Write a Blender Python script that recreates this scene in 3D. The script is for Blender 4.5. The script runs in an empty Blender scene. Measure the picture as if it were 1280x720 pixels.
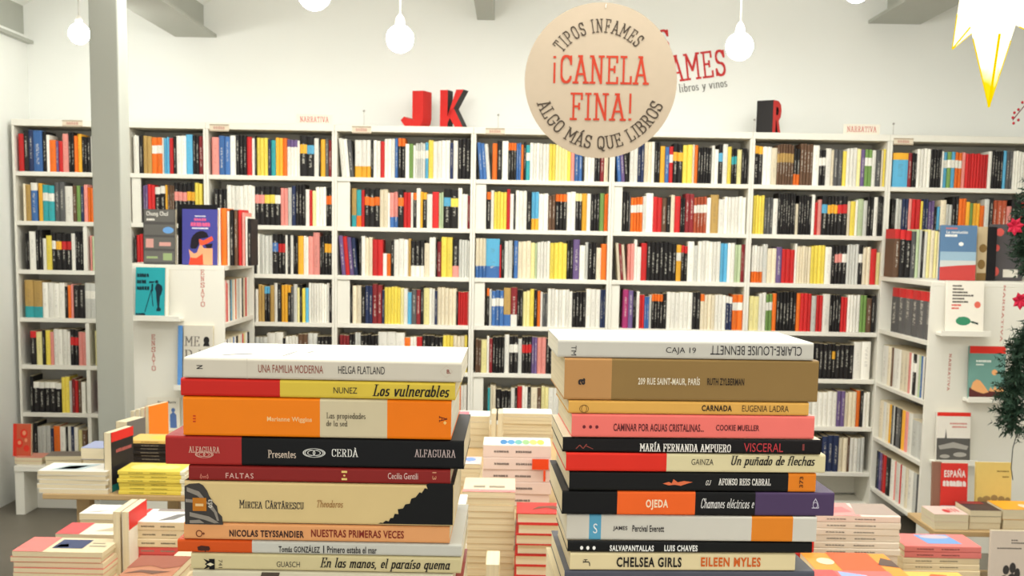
import bpy, bmesh, math, random
from mathutils import Vector, Matrix

random.seed(7)
SC = bpy.context.scene
COL = SC.collection

# ------------------------------------------------------------------ camera
FPX = 1500.0                 # focal length in pixels of the 1280 wide frame
PPX, PPY = 640.0, 480.0      # principal point (the frame is the upper part of a 4:3 picture)
EYE = 1.55
PITCH = math.atan((PPY - 297.0) / FPX)
ROLL = 0.018
_f = Vector((0, math.cos(PITCH), -math.sin(PITCH)))
_r0 = Vector((1, 0, 0))
_u0 = _r0.cross(_f)
CR = math.cos(ROLL) * _r0 + math.sin(ROLL) * _u0
CU = -math.sin(ROLL) * _r0 + math.cos(ROLL) * _u0
cd = bpy.data.cameras.new('camera')
cam = bpy.data.objects.new('camera', cd)
COL.objects.link(cam)
m = Matrix((CR, CU, -_f)).transposed().to_4x4()
m.translation = Vector((0, 0, EYE))
cam.matrix_world = m
cd.sensor_width = 36.0
cd.lens = 36.0 * FPX / 1280.0
cd.shift_y = (PPY - 360.0) / 1280.0
cd.clip_start = 0.05
cd.dof.use_dof = True
cd.dof.focus_distance = 1.05
cd.dof.aperture_fstop = 30.0
SC.camera = cam


def P(px, py, Y):
    """the point on the world plane y = Y that the photograph shows at (px, py)"""
    d = _f + CR * ((px - PPX) / FPX) + CU * ((PPY - py) / FPX)
    t = Y / d.y
    return Vector((d.x * t, Y, EYE + d.z * t))


# ------------------------------------------------------------------ light
SC.view_settings.view_transform = 'Standard'
SC.view_settings.look = 'None'
SC.view_settings.gamma = 1.0
SC.view_settings.use_curve_mapping = False
SC.view_settings.exposure = 0.0
BULB = 72.0          # radiance of the pendant globes
WORLD = 0.6
w = bpy.data.worlds.new('daylight'); SC.world = w
w.use_nodes = True
bg = w.node_tree.nodes['Background']
bg.inputs[0].default_value = (1.0, 0.99, 0.955, 1)
bg.inputs[1].default_value = WORLD


def area(name, loc, rot, sx, sy, power, col=(1, 0.99, 0.94)):
    l = bpy.data.lights.new(name, 'AREA'); l.shape = 'RECTANGLE'
    l.size, l.size_y, l.energy, l.color = sx, sy, power, col
    o = bpy.data.objects.new(name, l); COL.objects.link(o)
    o.location = loc; o.rotation_euler = rot
    return o


# rows of ceiling lamps of the shop (they hang above and behind the frame)
area('ceiling_lamp_row', (0.0, 5.3, 2.78), (0, 0, 0), 4.6, 0.5, 66)
area('ceiling_lamp_row', (0.0, 2.9, 2.85), (0, 0, 0), 4.6, 0.5, 75)
area('ceiling_lamp_row', (0.0, 0.9, 2.85), (0, 0, 0), 4.6, 0.5, 55)
# added fill light behind the camera, standing in for unseen shop-front daylight
area('front_fill_light', (0.0, -2.8, 1.7), (math.radians(90), 0, 0), 5.0, 2.4, 60, (1, 0.985, 0.95))

# ------------------------------------------------------------------ materials
def lin(c):
    return tuple((v / 255 / 12.92) if v / 255 <= 0.04045 else ((v / 255 + 0.055) / 1.055) ** 2.4 for v in c)


_M = {}


def mat(name, rgb, rough=0.5, noise=0.04, scale=30.0, bump=0.0, metal=0.0, spec=0.35):
    """plain procedural surface: colour with a faint noise"""
    if name in _M:
        return _M[name]
    mm = bpy.data.materials.new(name); mm.use_nodes = True
    nt = mm.node_tree; b = nt.nodes['Principled BSDF']
    b.inputs['Roughness'].default_value = rough
    b.inputs['Metallic'].default_value = metal
    b.inputs['Specular IOR Level'].default_value = spec
    c = lin(rgb)
    tc = nt.nodes.new('ShaderNodeTexCoord')
    n = nt.nodes.new('ShaderNodeTexNoise'); n.inputs['Scale'].default_value = scale
    nt.links.new(tc.outputs['Object'], n.inputs['Vector'])
    mx = nt.nodes.new('ShaderNodeMix'); mx.data_type = 'RGBA'
    mx.inputs[6].default_value = (*[v * (1 - noise) for v in c], 1)
    mx.inputs[7].default_value = (*[min(1, v * (1 + noise)) for v in c], 1)
    nt.links.new(n.outputs['Fac'], mx.inputs[0])
    nt.links.new(mx.outputs[2], b.inputs['Base Color'])
    if bump:
        bp = nt.nodes.new('ShaderNodeBump'); bp.inputs['Strength'].default_value = bump
        nt.links.new(n.outputs['Fac'], bp.inputs['Height']); nt.links.new(bp.outputs[0], b.inputs['Normal'])
    _M[name] = mm
    return mm


def pages_mat(name, rgb):
    """paper edges: thin leaves as fine lines along local z"""
    mm = mat(name, rgb, 0.8, 0.03)
    nt = mm.node_tree; b = nt.nodes['Principled BSDF']
    tc = nt.nodes.new('ShaderNodeTexCoord')
    mp = nt.nodes.new('ShaderNodeMapping'); mp.inputs['Scale'].default_value = (3, 3, 900)
    n = nt.nodes.new('ShaderNodeTexNoise'); n.inputs['Scale'].default_value = 1.0
    nt.links.new(tc.outputs['Object'], mp.inputs[0]); nt.links.new(mp.outputs[0], n.inputs['Vector'])
    mx = nt.nodes.new('ShaderNodeMix'); mx.data_type = 'RGBA'
    c = lin(rgb)
    mx.inputs[6].default_value = (*[v * 0.72 for v in c], 1)
    mx.inputs[7].default_value = (*[min(1, v * 1.08) for v in c], 1)
    nt.links.new(n.outputs['Fac'], mx.inputs[0])
    nt.links.new(mx.outputs[2], b.inputs['Base Color'])
    return mm


PAL = {  # code: (word, colour)
    'W': ('white', (240, 237, 226)), 'C': ('cream', (232, 220, 192)), 'K': ('black', (38, 36, 36)),
    'G': ('dark grey', (92, 92, 92)), 'L': ('pale grey', (208, 208, 200)), 'R': ('red', (205, 48, 48)),
    'D': ('maroon', (140, 48, 52)), 'O': ('orange', (236, 116, 42)), 'A': ('amber', (240, 178, 58)),
    'Y': ('yellow', (238, 216, 92)), 'y': ('pale yellow', (236, 226, 160)), 'B': ('blue', (70, 112, 172)),
    'S': ('sky blue', (96, 176, 214)), 'T': ('teal', (60, 166, 172)), 'N': ('navy', (46, 56, 88)),
    'P': ('pink', (232, 150, 140)), 'V': ('violet', (112, 92, 138)), 'E': ('green', (120, 154, 84)),
    'e': ('pale green', (188, 204, 164)), 'M': ('brown', (104, 78, 60)), 'X': ('ochre', (188, 154, 90)),
    'Q': ('magenta', (166, 56, 110)), 'Z': ('brick red', (176, 84, 56)),
}


def spine_mat(code):
    """printed cover cloth: colour varied a little per book and a line of tiny title print on the spine (uv)"""
    key = 'spine_' + PAL[code][0].replace(' ', '_')
    if key in _M:
        return _M[key]
    c = lin(PAL[code][1])
    mm = bpy.data.materials.new(key); mm.use_nodes = True
    nt = mm.node_tree; N = nt.nodes.new; Lk = nt.links.new
    b = nt.nodes['Principled BSDF']; b.inputs['Roughness'].default_value = 0.5; b.inputs['Specular IOR Level'].default_value = .2
    uv = N('ShaderNodeUVMap'); uv.uv_map = 'uv'
    sp = N('ShaderNodeSeparateXYZ'); Lk(uv.outputs[0], sp.inputs[0])

    def mth(op, a, bb=None, cc=None):
        n = N('ShaderNodeMath'); n.operation = op
        for i, v in enumerate((a, bb, cc)):
            if v is None:
                continue
            if isinstance(v, (int, float)):
                n.inputs[i].default_value = v
            else:
                Lk(v, n.inputs[i])
        return n.outputs[0]
    half = mth('MULTIPLY', sp.outputs[0], 0.5)
    seed = mth('FLOOR', half)
    u = mth('SUBTRACT', sp.outputs[0], mth('MULTIPLY', seed, 2.0))
    wn = N('ShaderNodeTexWhiteNoise'); wn.noise_dimensions = '1D'; Lk(seed, wn.inputs['W'])
    # brightness per book
    hsv = N('ShaderNodeHueSaturation'); hsv.inputs['Color'].default_value = (*c, 1)
    Lk(mth('ADD', mth('MULTIPLY', wn.outputs['Value'], 0.30), 0.86), hsv.inputs['Value'])
    # title print
    cx = N('ShaderNodeCombineXYZ')
    Lk(mth('MULTIPLY', u, 3.0), cx.inputs[0]); Lk(mth('MULTIPLY', sp.outputs[1], 42.0), cx.inputs[1]); Lk(mth('MULTIPLY', seed, 7.31), cx.inputs[2])
    nz = N('ShaderNodeTexNoise'); nz.inputs['Scale'].default_value = 1.0; Lk(cx.outputs[0], nz.inputs['Vector'])
    on = mth('GREATER_THAN', nz.outputs['Fac'], 0.5)
    inu = mth('LESS_THAN', mth('ABSOLUTE', mth('SUBTRACT', u, 0.5)), 0.17)
    mid = mth('ADD', mth('MULTIPLY', wn.outputs['Value'], 0.2), 0.42)
    inv = mth('LESS_THAN', mth('ABSOLUTE', mth('SUBTRACT', sp.outputs[1], mid)), 0.26)
    mask = mth('MULTIPLY', mth('MULTIPLY', on, inu), mth('MULTIPLY', inv, 0.5 if 0.3 * c[0] + 0.6 * c[1] + 0.1 * c[2] < .2 else 0.2))
    mx = N('ShaderNodeMix'); mx.data_type = 'RGBA'
    Lk(mask, mx.inputs[0]); Lk(hsv.outputs[0], mx.inputs[6])
    lum = 0.3 * c[0] + 0.6 * c[1] + 0.1 * c[2]
    mx.inputs[7].default_value = (0.75, 0.72, 0.62, 1) if lum < 0.2 else (0.12, 0.09, 0.08, 1)
    Lk(mx.outputs[2], b.inputs['Base Color'])
    _M[key] = mm
    return mm


def glow(name, col, strength):
    if name in _M:
        return _M[name]
    mm = bpy.data.materials.new(name); mm.use_nodes = True
    nt = mm.node_tree; nt.nodes.clear()
    e = nt.nodes.new('ShaderNodeEmission'); e.inputs[0].default_value = (*col, 1); e.inputs[1].default_value = strength
    o = nt.nodes.new('ShaderNodeOutputMaterial'); nt.links.new(e.outputs[0], o.inputs[0])
    _M[name] = mm
    return mm


WALLM = mat('white_plaster', (246, 247, 242), 0.85, 0.015, 3.0)
WOODW = mat('white_painted_board', (236, 233, 221), 0.5, 0.015, 4.0)
PAPER = pages_mat('paper_edges', (232, 218, 184))
PAPERW = pages_mat('white_paper_edges', (238, 232, 212))


def C_(rgb, rough=0.4):
    return mat('print_%02x%02x%02x' % tuple(rgb), rgb, max(rough, .5), 0.03, 40.0, spec=.18)


# ------------------------------------------------------------------ mesh helpers
class MB:
    def __init__(s):
        s.v = []; s.f = []; s.mi = []

    def add(s, verts, faces, mi=0):
        o = len(s.v); s.v += [tuple(v) for v in verts]
        s.f += [tuple(i + o for i in f) for f in faces]
        s.mi += [mi] * len(faces)
        return s

    def box(s, x0, x1, y0, y1, z0, z1, mi=0):
        v = [(x, y, z) for z in (z0, z1) for y in (y0, y1) for x in (x0, x1)]
        return s.add(v, [(0, 2, 3, 1), (4, 5, 7, 6), (0, 1, 5, 4), (2, 6, 7, 3), (0, 4, 6, 2), (1, 3, 7, 5)], mi)

    def prism(s, poly, axis, a0, a1, mi=0, mi_side=None):
        """poly: (p,q) loop; extruded along axis 'y' (poly in xz) or 'x' (poly in yz) or 'z' (poly in xy)"""
        n = len(poly)
        mk = {'y': lambda p, a: (p[0], a, p[1]), 'x': lambda p, a: (a, p[0], p[1]), 'z': lambda p, a: (p[0], p[1], a)}[axis]
        o = len(s.v)
        s.v += [mk(p, a0) for p in poly] + [mk(p, a1) for p in poly]
        s.f += [tuple(range(o, o + n)), tuple(range(o + 2 * n - 1, o + n - 1, -1))]
        s.mi += [mi, mi]
        ms = mi if mi_side is None else mi_side
        for i in range(n):
            j = (i + 1) % n
            s.f.append((o + i, o + n + i, o + n + j, o + j)); s.mi.append(ms)
        return s

    def lathe(s, prof, n=20, c=(0, 0, 0), mi=0):
        o = len(s.v)
        for (r, z) in prof:
            for k in range(n):
                a = 2 * math.pi * k / n
                s.v.append((c[0] + r * math.cos(a), c[1] + r * math.sin(a), c[2] + z))
        for i in range(len(prof) - 1):
            for k in range(n):
                k2 = (k + 1) % n
                s.f.append((o + i * n + k, o + i * n + k2, o + (i + 1) * n + k2, o + (i + 1) * n + k)); s.mi.append(mi)
        s.f.append(tuple(o + k for k in reversed(range(n)))); s.mi.append(mi)
        s.f.append(tuple(o + (len(prof) - 1) * n + k for k in range(n))); s.mi.append(mi)
        return s

    def tube(s, pts, r, n=8, mi=0):
        o = len(s.v); pts = [Vector(p) for p in pts]
        for i, p in enumerate(pts):
            t = (pts[min(i + 1, len(pts) - 1)] - pts[max(i - 1, 0)]).normalized()
            a = t.cross(Vector((0, 0, 1)) if abs(t.z) < 0.9 else Vector((1, 0, 0))).normalized(); b = t.cross(a)
            for k in range(n):
                an = 2 * math.pi * k / n
                s.v.append(tuple(p + r * (math.cos(an) * a + math.sin(an) * b)))
        for i in range(len(pts) - 1):
            for k in range(n):
                k2 = (k + 1) % n
                s.f.append((o + i * n + k, o + i * n + k2, o + (i + 1) * n + k2, o + (i + 1) * n + k)); s.mi.append(mi)
        s.f.append(tuple(o + k for k in range(n))); s.mi.append(mi)
        s.f.append(tuple(o + (len(pts) - 1) * n + k for k in range(n))); s.mi.append(mi)
        return s

    def mesh(s, name, mats):
        me = bpy.data.meshes.new(name)
        me.from_pydata(s.v, [], s.f)
        for mm in (mats if isinstance(mats, (list, tuple)) else [mats]):
            me.materials.append(mm)
        me.polygons.foreach_set('material_index', s.mi)
        bm = bmesh.new(); bm.from_mesh(me); bmesh.ops.recalc_face_normals(bm, faces=bm.faces); bm.to_mesh(me); bm.free()
        me.update()
        return me

    def build(s, name, mats, parent=None, bevel=0.0, smooth=False):
        o = bpy.data.objects.new(name, s.mesh(name, mats)); COL.objects.link(o)
        if parent:
            o.parent = parent
        if bevel:
            b = o.modifiers.new('bevel', 'BEVEL'); b.width = bevel; b.segments = 2; b.limit_method = 'ANGLE'; b.angle_limit = 0.6
        if smooth:
            for p in o.data.polygons:
                p.use_smooth = True
        return o


def tag(o, label=None, cat=None, group=None, kind=None):
    for k, v in (('label', label), ('category', cat), ('group', group), ('kind', kind)):
        if v:
            o[k] = v
    return o


def empty(name, loc, label=None, cat=None, group=None, rz=0.0):
    o = bpy.data.objects.new(name, None); COL.objects.link(o)
    o.location = loc; o.rotation_euler = (0, 0, rz); o.empty_display_size = 0.05
    return tag(o, label, cat, group)


ORD = ['first', 'second', 'third', 'fourth', 'fifth', 'sixth', 'seventh', 'eighth', 'ninth', 'tenth', 'eleventh', 'twelfth',
       'thirteenth', 'fourteenth', 'fifteenth', 'sixteenth', 'seventeenth', 'eighteenth', 'nineteenth', 'twentieth']
TENS = {2: 'twenty', 3: 'thirty', 4: 'forty', 5: 'fifty', 6: 'sixty', 7: 'seventy'}


def ordinal(n):
    if n <= 20:
        return ORD[n - 1]
    t, u = divmod(n, 10)
    return {2: 'twentieth', 3: 'thirtieth', 4: 'fortieth', 5: 'fiftieth', 6: 'sixtieth', 7: 'seventieth'}[t] if u == 0 else TENS[t] + '-' + ORD[u - 1]


# ------------------------------------------------------------------ lettering
def arc(cx, cy, rx, ry, a0, a1, n=10):
    return [(cx + rx * math.cos(math.radians(a0 + (a1 - a0) * i / n)), cy + ry * math.sin(math.radians(a0 + (a1 - a0) * i / n))) for i in range(n + 1)]


def hs(x, y, h=0.1):
    return [(x - h, y), (x + h, y)]


_oval = arc(.22, .31, .16, .31, 0, 360, 14)
GL = {
    'A': (.66, [[(.08, 0), (.33, 1)], [(.33, 1), (.58, 0)], [(.17, .32), (.49, .32)], hs(.08, 0), hs(.58, 0), hs(.30, 1, .07)]),
    'B': (.62, [[(.14, 0), (.14, 1)], [(.04, 1), (.3, 1)] + arc(.3, .76, .2, .24, 90, -90) + [(.14, .52)], [(.3, .52)] + arc(.3, .26, .24, .26, 90, -90) + [(.04, 0)]]),
    'C': (.6, [arc(.32, .72, .23, .28, 15, 180) + arc(.32, .28, .23, .28, 180, 345), [(.55, .7), (.55, .98)]]),
    'D': (.64, [[(.14, 0), (.14, 1)], [(.04, 1), (.28, 1)] + arc(.28, .7, .27, .3, 90, 0) + arc(.28, .3, .27, .3, 0, -90) + [(.04, 0)]]),
    'E': (.6, [[(.14, 0), (.14, 1)], [(.04, 1), (.52, 1), (.52, .8)], [(.14, .52), (.4, .52)], [(.4, .42), (.4, .62)], [(.04, 0), (.54, 0), (.54, .2)]]),
    'F': (.57, [[(.14, 0), (.14, 1)], [(.04, 1), (.52, 1), (.52, .8)], [(.14, .5), (.4, .5)], [(.4, .4), (.4, .6)], hs(.14, 0, .12)]),
    'G': (.64, [arc(.32, .72, .23, .28, 15, 180) + arc(.32, .28, .23, .28, 180, 360) + [(.55, .42)], [(.38, .44), (.62, .44)], [(.55, .72), (.55, .96)]]),
    'H': (.68, [[(.14, 0), (.14, 1)], [(.54, 0), (.54, 1)], [(.14, .5), (.54, .5)], hs(.14, 0), hs(.14, 1), hs(.54, 0), hs(.54, 1)]),
    'I': (.3, [[(.15, 0), (.15, 1)], hs(.15, 0), hs(.15, 1)]),
    'J': (.5, [[(.36, 1), (.36, .25)] + arc(.2, .22, .16, .22, 0, -170), hs(.36, 1, .12)]),
    'K': (.66, [[(.14, 0), (.14, 1)], [(.5, 1), (.16, .45)], [(.26, .58), (.56, 0)], hs(.14, 0), hs(.14, 1), hs(.5, 1), hs(.56, 0)]),
    'L': (.55, [[(.14, 0), (.14, 1)], hs(.14, 1, .12), [(.04, 0), (.5, 0), (.5, .24)]]),
    'M': (.8, [[(.12, 0), (.12, 1)], [(.12, 1), (.4, .35)], [(.4, .35), (.68, 1)], [(.68, 1), (.68, 0)], hs(.12, 0), hs(.68, 0), [(.02, 1), (.14, 1)], [(.66, 1), (.78, 1)]]),
    'N': (.7, [[(.14, 0), (.14, 1)], [(.14, 1), (.56, 0)], [(.56, 0), (.56, 1)], hs(.14, 0), [(.04, 1), (.16, 1)], hs(.56, 1)]),
    'O': (.62, [arc(.31, .7, .23, .3, 0, 180) + arc(.31, .3, .23, .3, 180, 360) + [(.54, .7)]]),
    'P': (.58, [[(.14, 0), (.14, 1)], [(.04, 1), (.3, 1)] + arc(.3, .73, .22, .27, 90, -90) + [(.14, .46)], hs(.14, 0, .12)]),
    'Q': (.62, [arc(.31, .7, .23, .3, 0, 180) + arc(.31, .3, .23, .3, 180, 360) + [(.54, .7)], [(.28, .2), (.46, -.14), (.58, -.12)]]),
    'R': (.64, [[(.14, 0), (.14, 1)], [(.04, 1), (.3, 1)] + arc(.3, .75, .21, .25, 90, -90) + [(.14, .5)], [(.32, .5), (.52, 0)], hs(.14, 0), hs(.54, 0, .08)]),
    'S': (.56, [arc(.28, .75, .2, .25, 10, 250) + arc(.28, .25, .21, .25, 70, -170), [(.49, .74), (.49, .97)], [(.06, .03), (.06, .26)]]),
    'T': (.6, [[(.3, 0), (.3, 1)], [(.05, .78), (.05, 1), (.55, 1), (.55, .78)], hs(.3, 0, .12)]),
    'U': (.66, [[(.13, 1), (.13, .28)] + arc(.33, .26, .2, .26, 180, 360) + [(.53, 1)], hs(.13, 1), hs(.53, 1)]),
    'V': (.64, [[(.08, 1), (.32, 0)], [(.32, 0), (.56, 1)], hs(.08, 1), hs(.56, 1)]),
    'Y': (.64, [[(.08, 1), (.32, .48)], [(.56, 1), (.32, .48)], [(.32, .48), (.32, 0)], hs(.08, 1), hs(.56, 1), hs(.32, 0)]),
    'Z': (.58, [[(.06, .8), (.06, 1), (.52, 1), (.06, 0), (.54, 0), (.54, .2)]]),
    '!': (.26, [[(.15, .3), (.15, 1)], [(.13, .02), (.17, .02)]]),
    '\u00a1': (.3, [[(.15, 0), (.15, .7)], [(.13, .95), (.17, .95)]]),
    'a': (.48, [arc(.22, .3, .16, .3, 30, 330, 14), [(.4, .62), (.39, .1), (.44, 0), (.5, .06)]]),
    'b': (.46, [[(.07, 1), (.07, .1)], arc(.24, .31, .16, .31, 160, -160, 14)]),
    'c': (.42, [arc(.23, .31, .17, .31, 50, 320)]),
    'd': (.48, [arc(.22, .3, .16, .3, 20, 340, 14), [(.41, 1), (.4, .1), (.45, 0), (.51, .06)], hs(.37, 1, .05)]),
    'e': (.43, [[(.07, .32), (.39, .34)] + arc(.23, .33, .16, .29, 5, 320)]),
    'f': (.3, [arc(.27, .82, .13, .2, 50, 180, 6) + [(.13, 0)], [(.0, .61), (.28, .61)], hs(.12, 0, .06)]),
    'g': (.46, [arc(.22, .32, .16, .3, 0, 360, 14), [(.4, .62), (.39, -.1)] + arc(.22, -.1, .17, .2, 0, -160, 7)]),
    'h': (.5, [[(.08, 1), (.08, 0)], [(.08, .4)] + arc(.25, .4, .16, .22, 160, 0, 6) + [(.41, .05), (.47, 0)]]),
    'i': (.24, [[(.04, .6), (.11, .6), (.11, .06), (.17, 0)], [(.1, .84), (.13, .84)]]),
    'l': (.24, [[(.04, .98), (.11, 1), (.11, .06), (.18, 0)]]),
    'm': (.74, [[(.03, .6), (.09, .6), (.09, 0)], [(.09, .4)] + arc(.23, .4, .13, .22, 160, 0, 6) + [(.36, 0)], [(.36, .4)] + arc(.5, .4, .13, .22, 160, 0, 6) + [(.63, .05), (.7, 0)]]),
    'n': (.5, [[(.03, .6), (.09, .6), (.09, 0)], [(.09, .4)] + arc(.25, .4, .15, .22, 160, 0, 6) + [(.4, .05), (.47, 0)]]),
    'o': (.45, [_oval]),
    'p': (.47, [[(.03, .6), (.09, .6), (.09, -.3)], arc(.25, .31, .16, .31, 160, -160, 14), hs(.09, -.3, .07)]),
    'q': (.46, [arc(.22, .3, .16, .3, 30, 330, 14), [(.4, .62), (.39, -.3)], hs(.39, -.3, .07)]),
    'r': (.36, [[(.03, .6), (.1, .6), (.1, 0)], [(.1, .38)] + arc(.26, .4, .15, .22, 160, 50, 5), hs(.1, 0, .06)]),
    's': (.36, [arc(.18, .46, .12, .16, 40, 250, 7) + arc(.18, .16, .13, .16, 70, -150, 7)]),
    't': (.3, [[(.13, .86), (.12, .14), (.18, 0), (.27, .06)], [(.02, .61), (.27, .61)]]),
    'u': (.5, [[(.03, .61), (.09, .61), (.09, .2)] + arc(.24, .2, .15, .2, 180, 330, 6), [(.4, .62), (.4, .06), (.47, 0)]]),
    'v': (.44, [[(.04, .62), (.2, 0)], [(.2, 0), (.4, .62)]]),
    'y': (.44, [[(.04, .62), (.22, .02)], [(.4, .62), (.2, -.12), (.05, -.28)]]),
    'z': (.42, [[(.06, .6), (.36, .6), (.05, 0), (.38, 0)]]),
    ',': (.2, [[(.1, .04), (.08, -.14)]]), '.': (.2, [[(.09, .03), (.11, .03)]]), ' ': (.3, []), '-': (.36, [[(.05, .35), (.3, .35)]]),
}
_ac = [(.0, .0), (.12, .16)]
for base, acc, dx, dy in (('a', '\u00e1', .2, .74), ('e', '\u00e9', .2, .74), ('i', '\u00ed', .08, .76), ('o', '\u00f3', .2, .74), ('A', '\u00c1', .3, 1.1), ('I', '\u00cd', .13, 1.1)):
    adv, st = GL[base]
    GL[acc] = (adv, st[:1] + (st[1:] if base != 'i' else []) + [[(dx + _ac[0][0], dy + _ac[0][1]), (dx + _ac[1][0], dy + _ac[1][1])]])
GL['\u00f1'] = (GL['n'][0], GL['n'][1] + [[(.12, .76), (.2, .84), (.28, .76), (.37, .84)]])
GL['\u00c0'] = (GL['A'][0], GL['A'][1] + [[(.28, 1.24), (.38, 1.1)]])
GL['\u0102'] = (GL['A'][0], GL['A'][1] + [arc(.33, 1.22, .1, .1, 190, 350, 5)])


def hull(pts):
    pts = sorted(set((round(a, 5), round(b, 5)) for a, b in pts))

    def half(ps):
        h = []
        for p in ps:
            while len(h) > 1 and (h[-1][0] - h[-2][0]) * (p[1] - h[-2][1]) - (h[-1][1] - h[-2][1]) * (p[0] - h[-2][0]) <= 0:
                h.pop()
            h.append(p)
        return h
    a, b = half(pts), half(pts[::-1])
    return a[:-1] + b[:-1]


def glyph_polys(ch, nw, nh):
    adv, strokes = GL.get(ch, GL[' '])
    nib = [(nw / 2 * math.cos(a), nh / 2 * math.sin(a)) for a in [math.pi / 4 + k * math.pi / 2 for k in range(4)]]
    nib = [(x * 1.414, y * 1.414) for x, y in nib]
    out = []
    for st in strokes:
        for p, q in zip(st, st[1:]):
            out.append(hull([(p[0] + a, p[1] + b) for a, b in nib] + [(q[0] + a, q[1] + b) for a, b in nib]))
    return adv, out


def serif_polys(s, nw=.12, nh=.055, shear=0.0, track=0.06, smallcaps=False):
    out = []; x = 0.0
    for i, ch in enumerate(s):
        sc = 1.0
        if smallcaps and ch.isalpha() and not (i == 0 or s[i - 1] == ' '):
            sc = .8
        adv, ps = glyph_polys(ch, nw / sc, nh / sc)
        for p in ps:
            out.append([(x + a * sc + shear * b * sc, b * sc) for a, b in p])
        x += (adv + track) * sc
    return out


_fontcache = {}


def sans_polys(s, bold=0.0, shear=0.0, space=1.0):
    cu = bpy.data.curves.new('t', 'FONT'); cu.body = s; cu.size = 1.0; cu.offset = bold; cu.shear = shear; cu.space_character = space
    cu.resolution_u = 3
    ob = bpy.data.objects.new('t', cu); COL.objects.link(ob)
    dg = bpy.context.evaluated_depsgraph_get()
    me = bpy.data.meshes.new_from_object(ob.evaluated_get(dg))
    out = [[(me.vertices[i].co.x, me.vertices[i].co.y) for i in p.vertices] for p in me.polygons]
    bpy.data.objects.remove(ob); bpy.data.curves.remove(cu); bpy.data.meshes.remove(me)
    return out


def text_polys(s, style):
    if style.startswith('serif'):
        it = 'i' in style[5:]; bo = 'b' in style[5:]; sm = 'c' in style[5:]
        return serif_polys(s, (.14 if it else .15) if bo else .11, .065 if bo else .045, .25 if it else 0.0, .085, sm)
    if style == 'slab':
        return serif_polys(s, .095, .085, 0, .10)
    if style == 'slabthin':
        return serif_polys(s, .075, .06, 0, .12)
    if style == 'bold':
        return sans_polys(s, .022, 0, 1.06)
    if style == 'boldwide':
        return sans_polys(s, .02, 0, 1.15)
    if style == 'heavy':
        return sans_polys(s, .034, 0, 1.14)
    if style == 'wide':
        return sans_polys(s, 0, 0, 1.2)
    return sans_polys(s, 0.0)


def fit(polys, x0, y0, x1, y1, rot=0):
    """polys scaled into the box (x right, y up), after turning by rot quarter turns ccw"""
    r = [[{0: (a, b), 1: (-b, a), 2: (-a, -b), 3: (b, -a)}[rot] for a, b in p] for p in polys]
    xs = [a for p in r for a, b in p]; ys = [b for p in r for a, b in p]
    mx, my = min(xs), min(ys); sx = (x1 - x0) / max(1e-6, max(xs) - mx); sy = (y1 - y0) / max(1e-6, max(ys) - my)
    return [[(x0 + (a - mx) * sx, y0 + (b - my) * sy) for a, b in p] for p in r]


def flat(name, polys, y, material, parent, plane='xz', step=5e-5):
    """thin printed shapes in the local xz plane at depth y (facing -y), or in the xy plane at height y"""
    mb = MB()
    for i_, p in enumerate(polys):
        y_ = y + (-1 if plane == 'xz' else 1) * (i_ % 9) * step     # ink strokes never share one plane
        if plane == 'xz':
            mb.add([(a, y_, b) for a, b in p], [tuple(range(len(p)))])
        else:
            mb.add([(a, b, y_) for a, b in p], [tuple(range(len(p)))])
    me = bpy.data.meshes.new(name); me.from_pydata(mb.v, [], mb.f); me.materials.append(material)
    want = Vector((0, -1, 0)) if plane == 'xz' else Vector((0, 0, 1))
    bm = bmesh.new(); bm.from_mesh(me)
    for f in bm.faces:
        f.normal_update()
        if f.normal.dot(want) < 0:
            f.normal_flip()
    bm.to_mesh(me); bm.free()
    o = bpy.data.objects.new(name, me); COL.objects.link(o); o.parent = parent
    return o


def rect(x0, y0, x1, y1):
    return [(x0, y0), (x1, y0), (x1, y1), (x0, y1)]


def disc(cx, cy, rx, ry=None, n=18):
    return [p for p in arc(cx, cy, rx, rx if ry is None else ry, 0, 360, n)[:-1]]


def scribble(x0, y0, x1, y1, n=6, seed=3):
    """print too small to read: a row of word sized marks"""
    r_ = random.Random(seed + int(x0 * 1000) + int(y0 * 777)); out = []; st = (x1 - x0) / n
    for i in range(n):
        a_ = x0 + st * i; b_ = a_ + st * r_.uniform(.78, 1.0); h_ = (y1 - y0)
        out.append([(a_, y0 + h_ * r_.uniform(0, .12)), (b_, y0), (b_, y1 - h_ * r_.uniform(0, .3)), (a_ + st * .3, y1), (a_, y1 - h_ * r_.uniform(0, .25))])
    return out

# ================================================================== the room
YB = 7.14          # back wall
YF = 6.80          # front plane of the bookcases
XL, XR = -3.2, 3.3
GREYP = mat('grey_painted_steel', (176, 178, 168), 0.5, 0.03, 6.0)
FLOORM = mat('worn_grey_floor', (112, 106, 94), 0.45, 0.10, 5.0, 0.05)

tag(MB().box(XL - .1, XR + .1, -3.2, YB + .1, -.08, 0).build('floor', FLOORM), kind='structure')
tag(MB().box(XL - .1, XR + .1, YB, YB + .1, 0, 3.6).build('wall_back', WALLM), kind='structure')
tag(MB().box(XL - .1, XL, -3.2, YB, 0, 3.6).build('wall_left', WALLM), kind='structure')
tag(MB().box(XR, XR + .1, -3.2, YB, 0, 3.6).build('wall_right', WALLM), kind='structure')
# pier in the left corner, flush with the first bookcase
xp = P(11, 290, YF).x
tag(MB().box(XL, xp, 6.3, YB, 0, 2.66).build('trim_1', WALLM), kind='structure')

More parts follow.
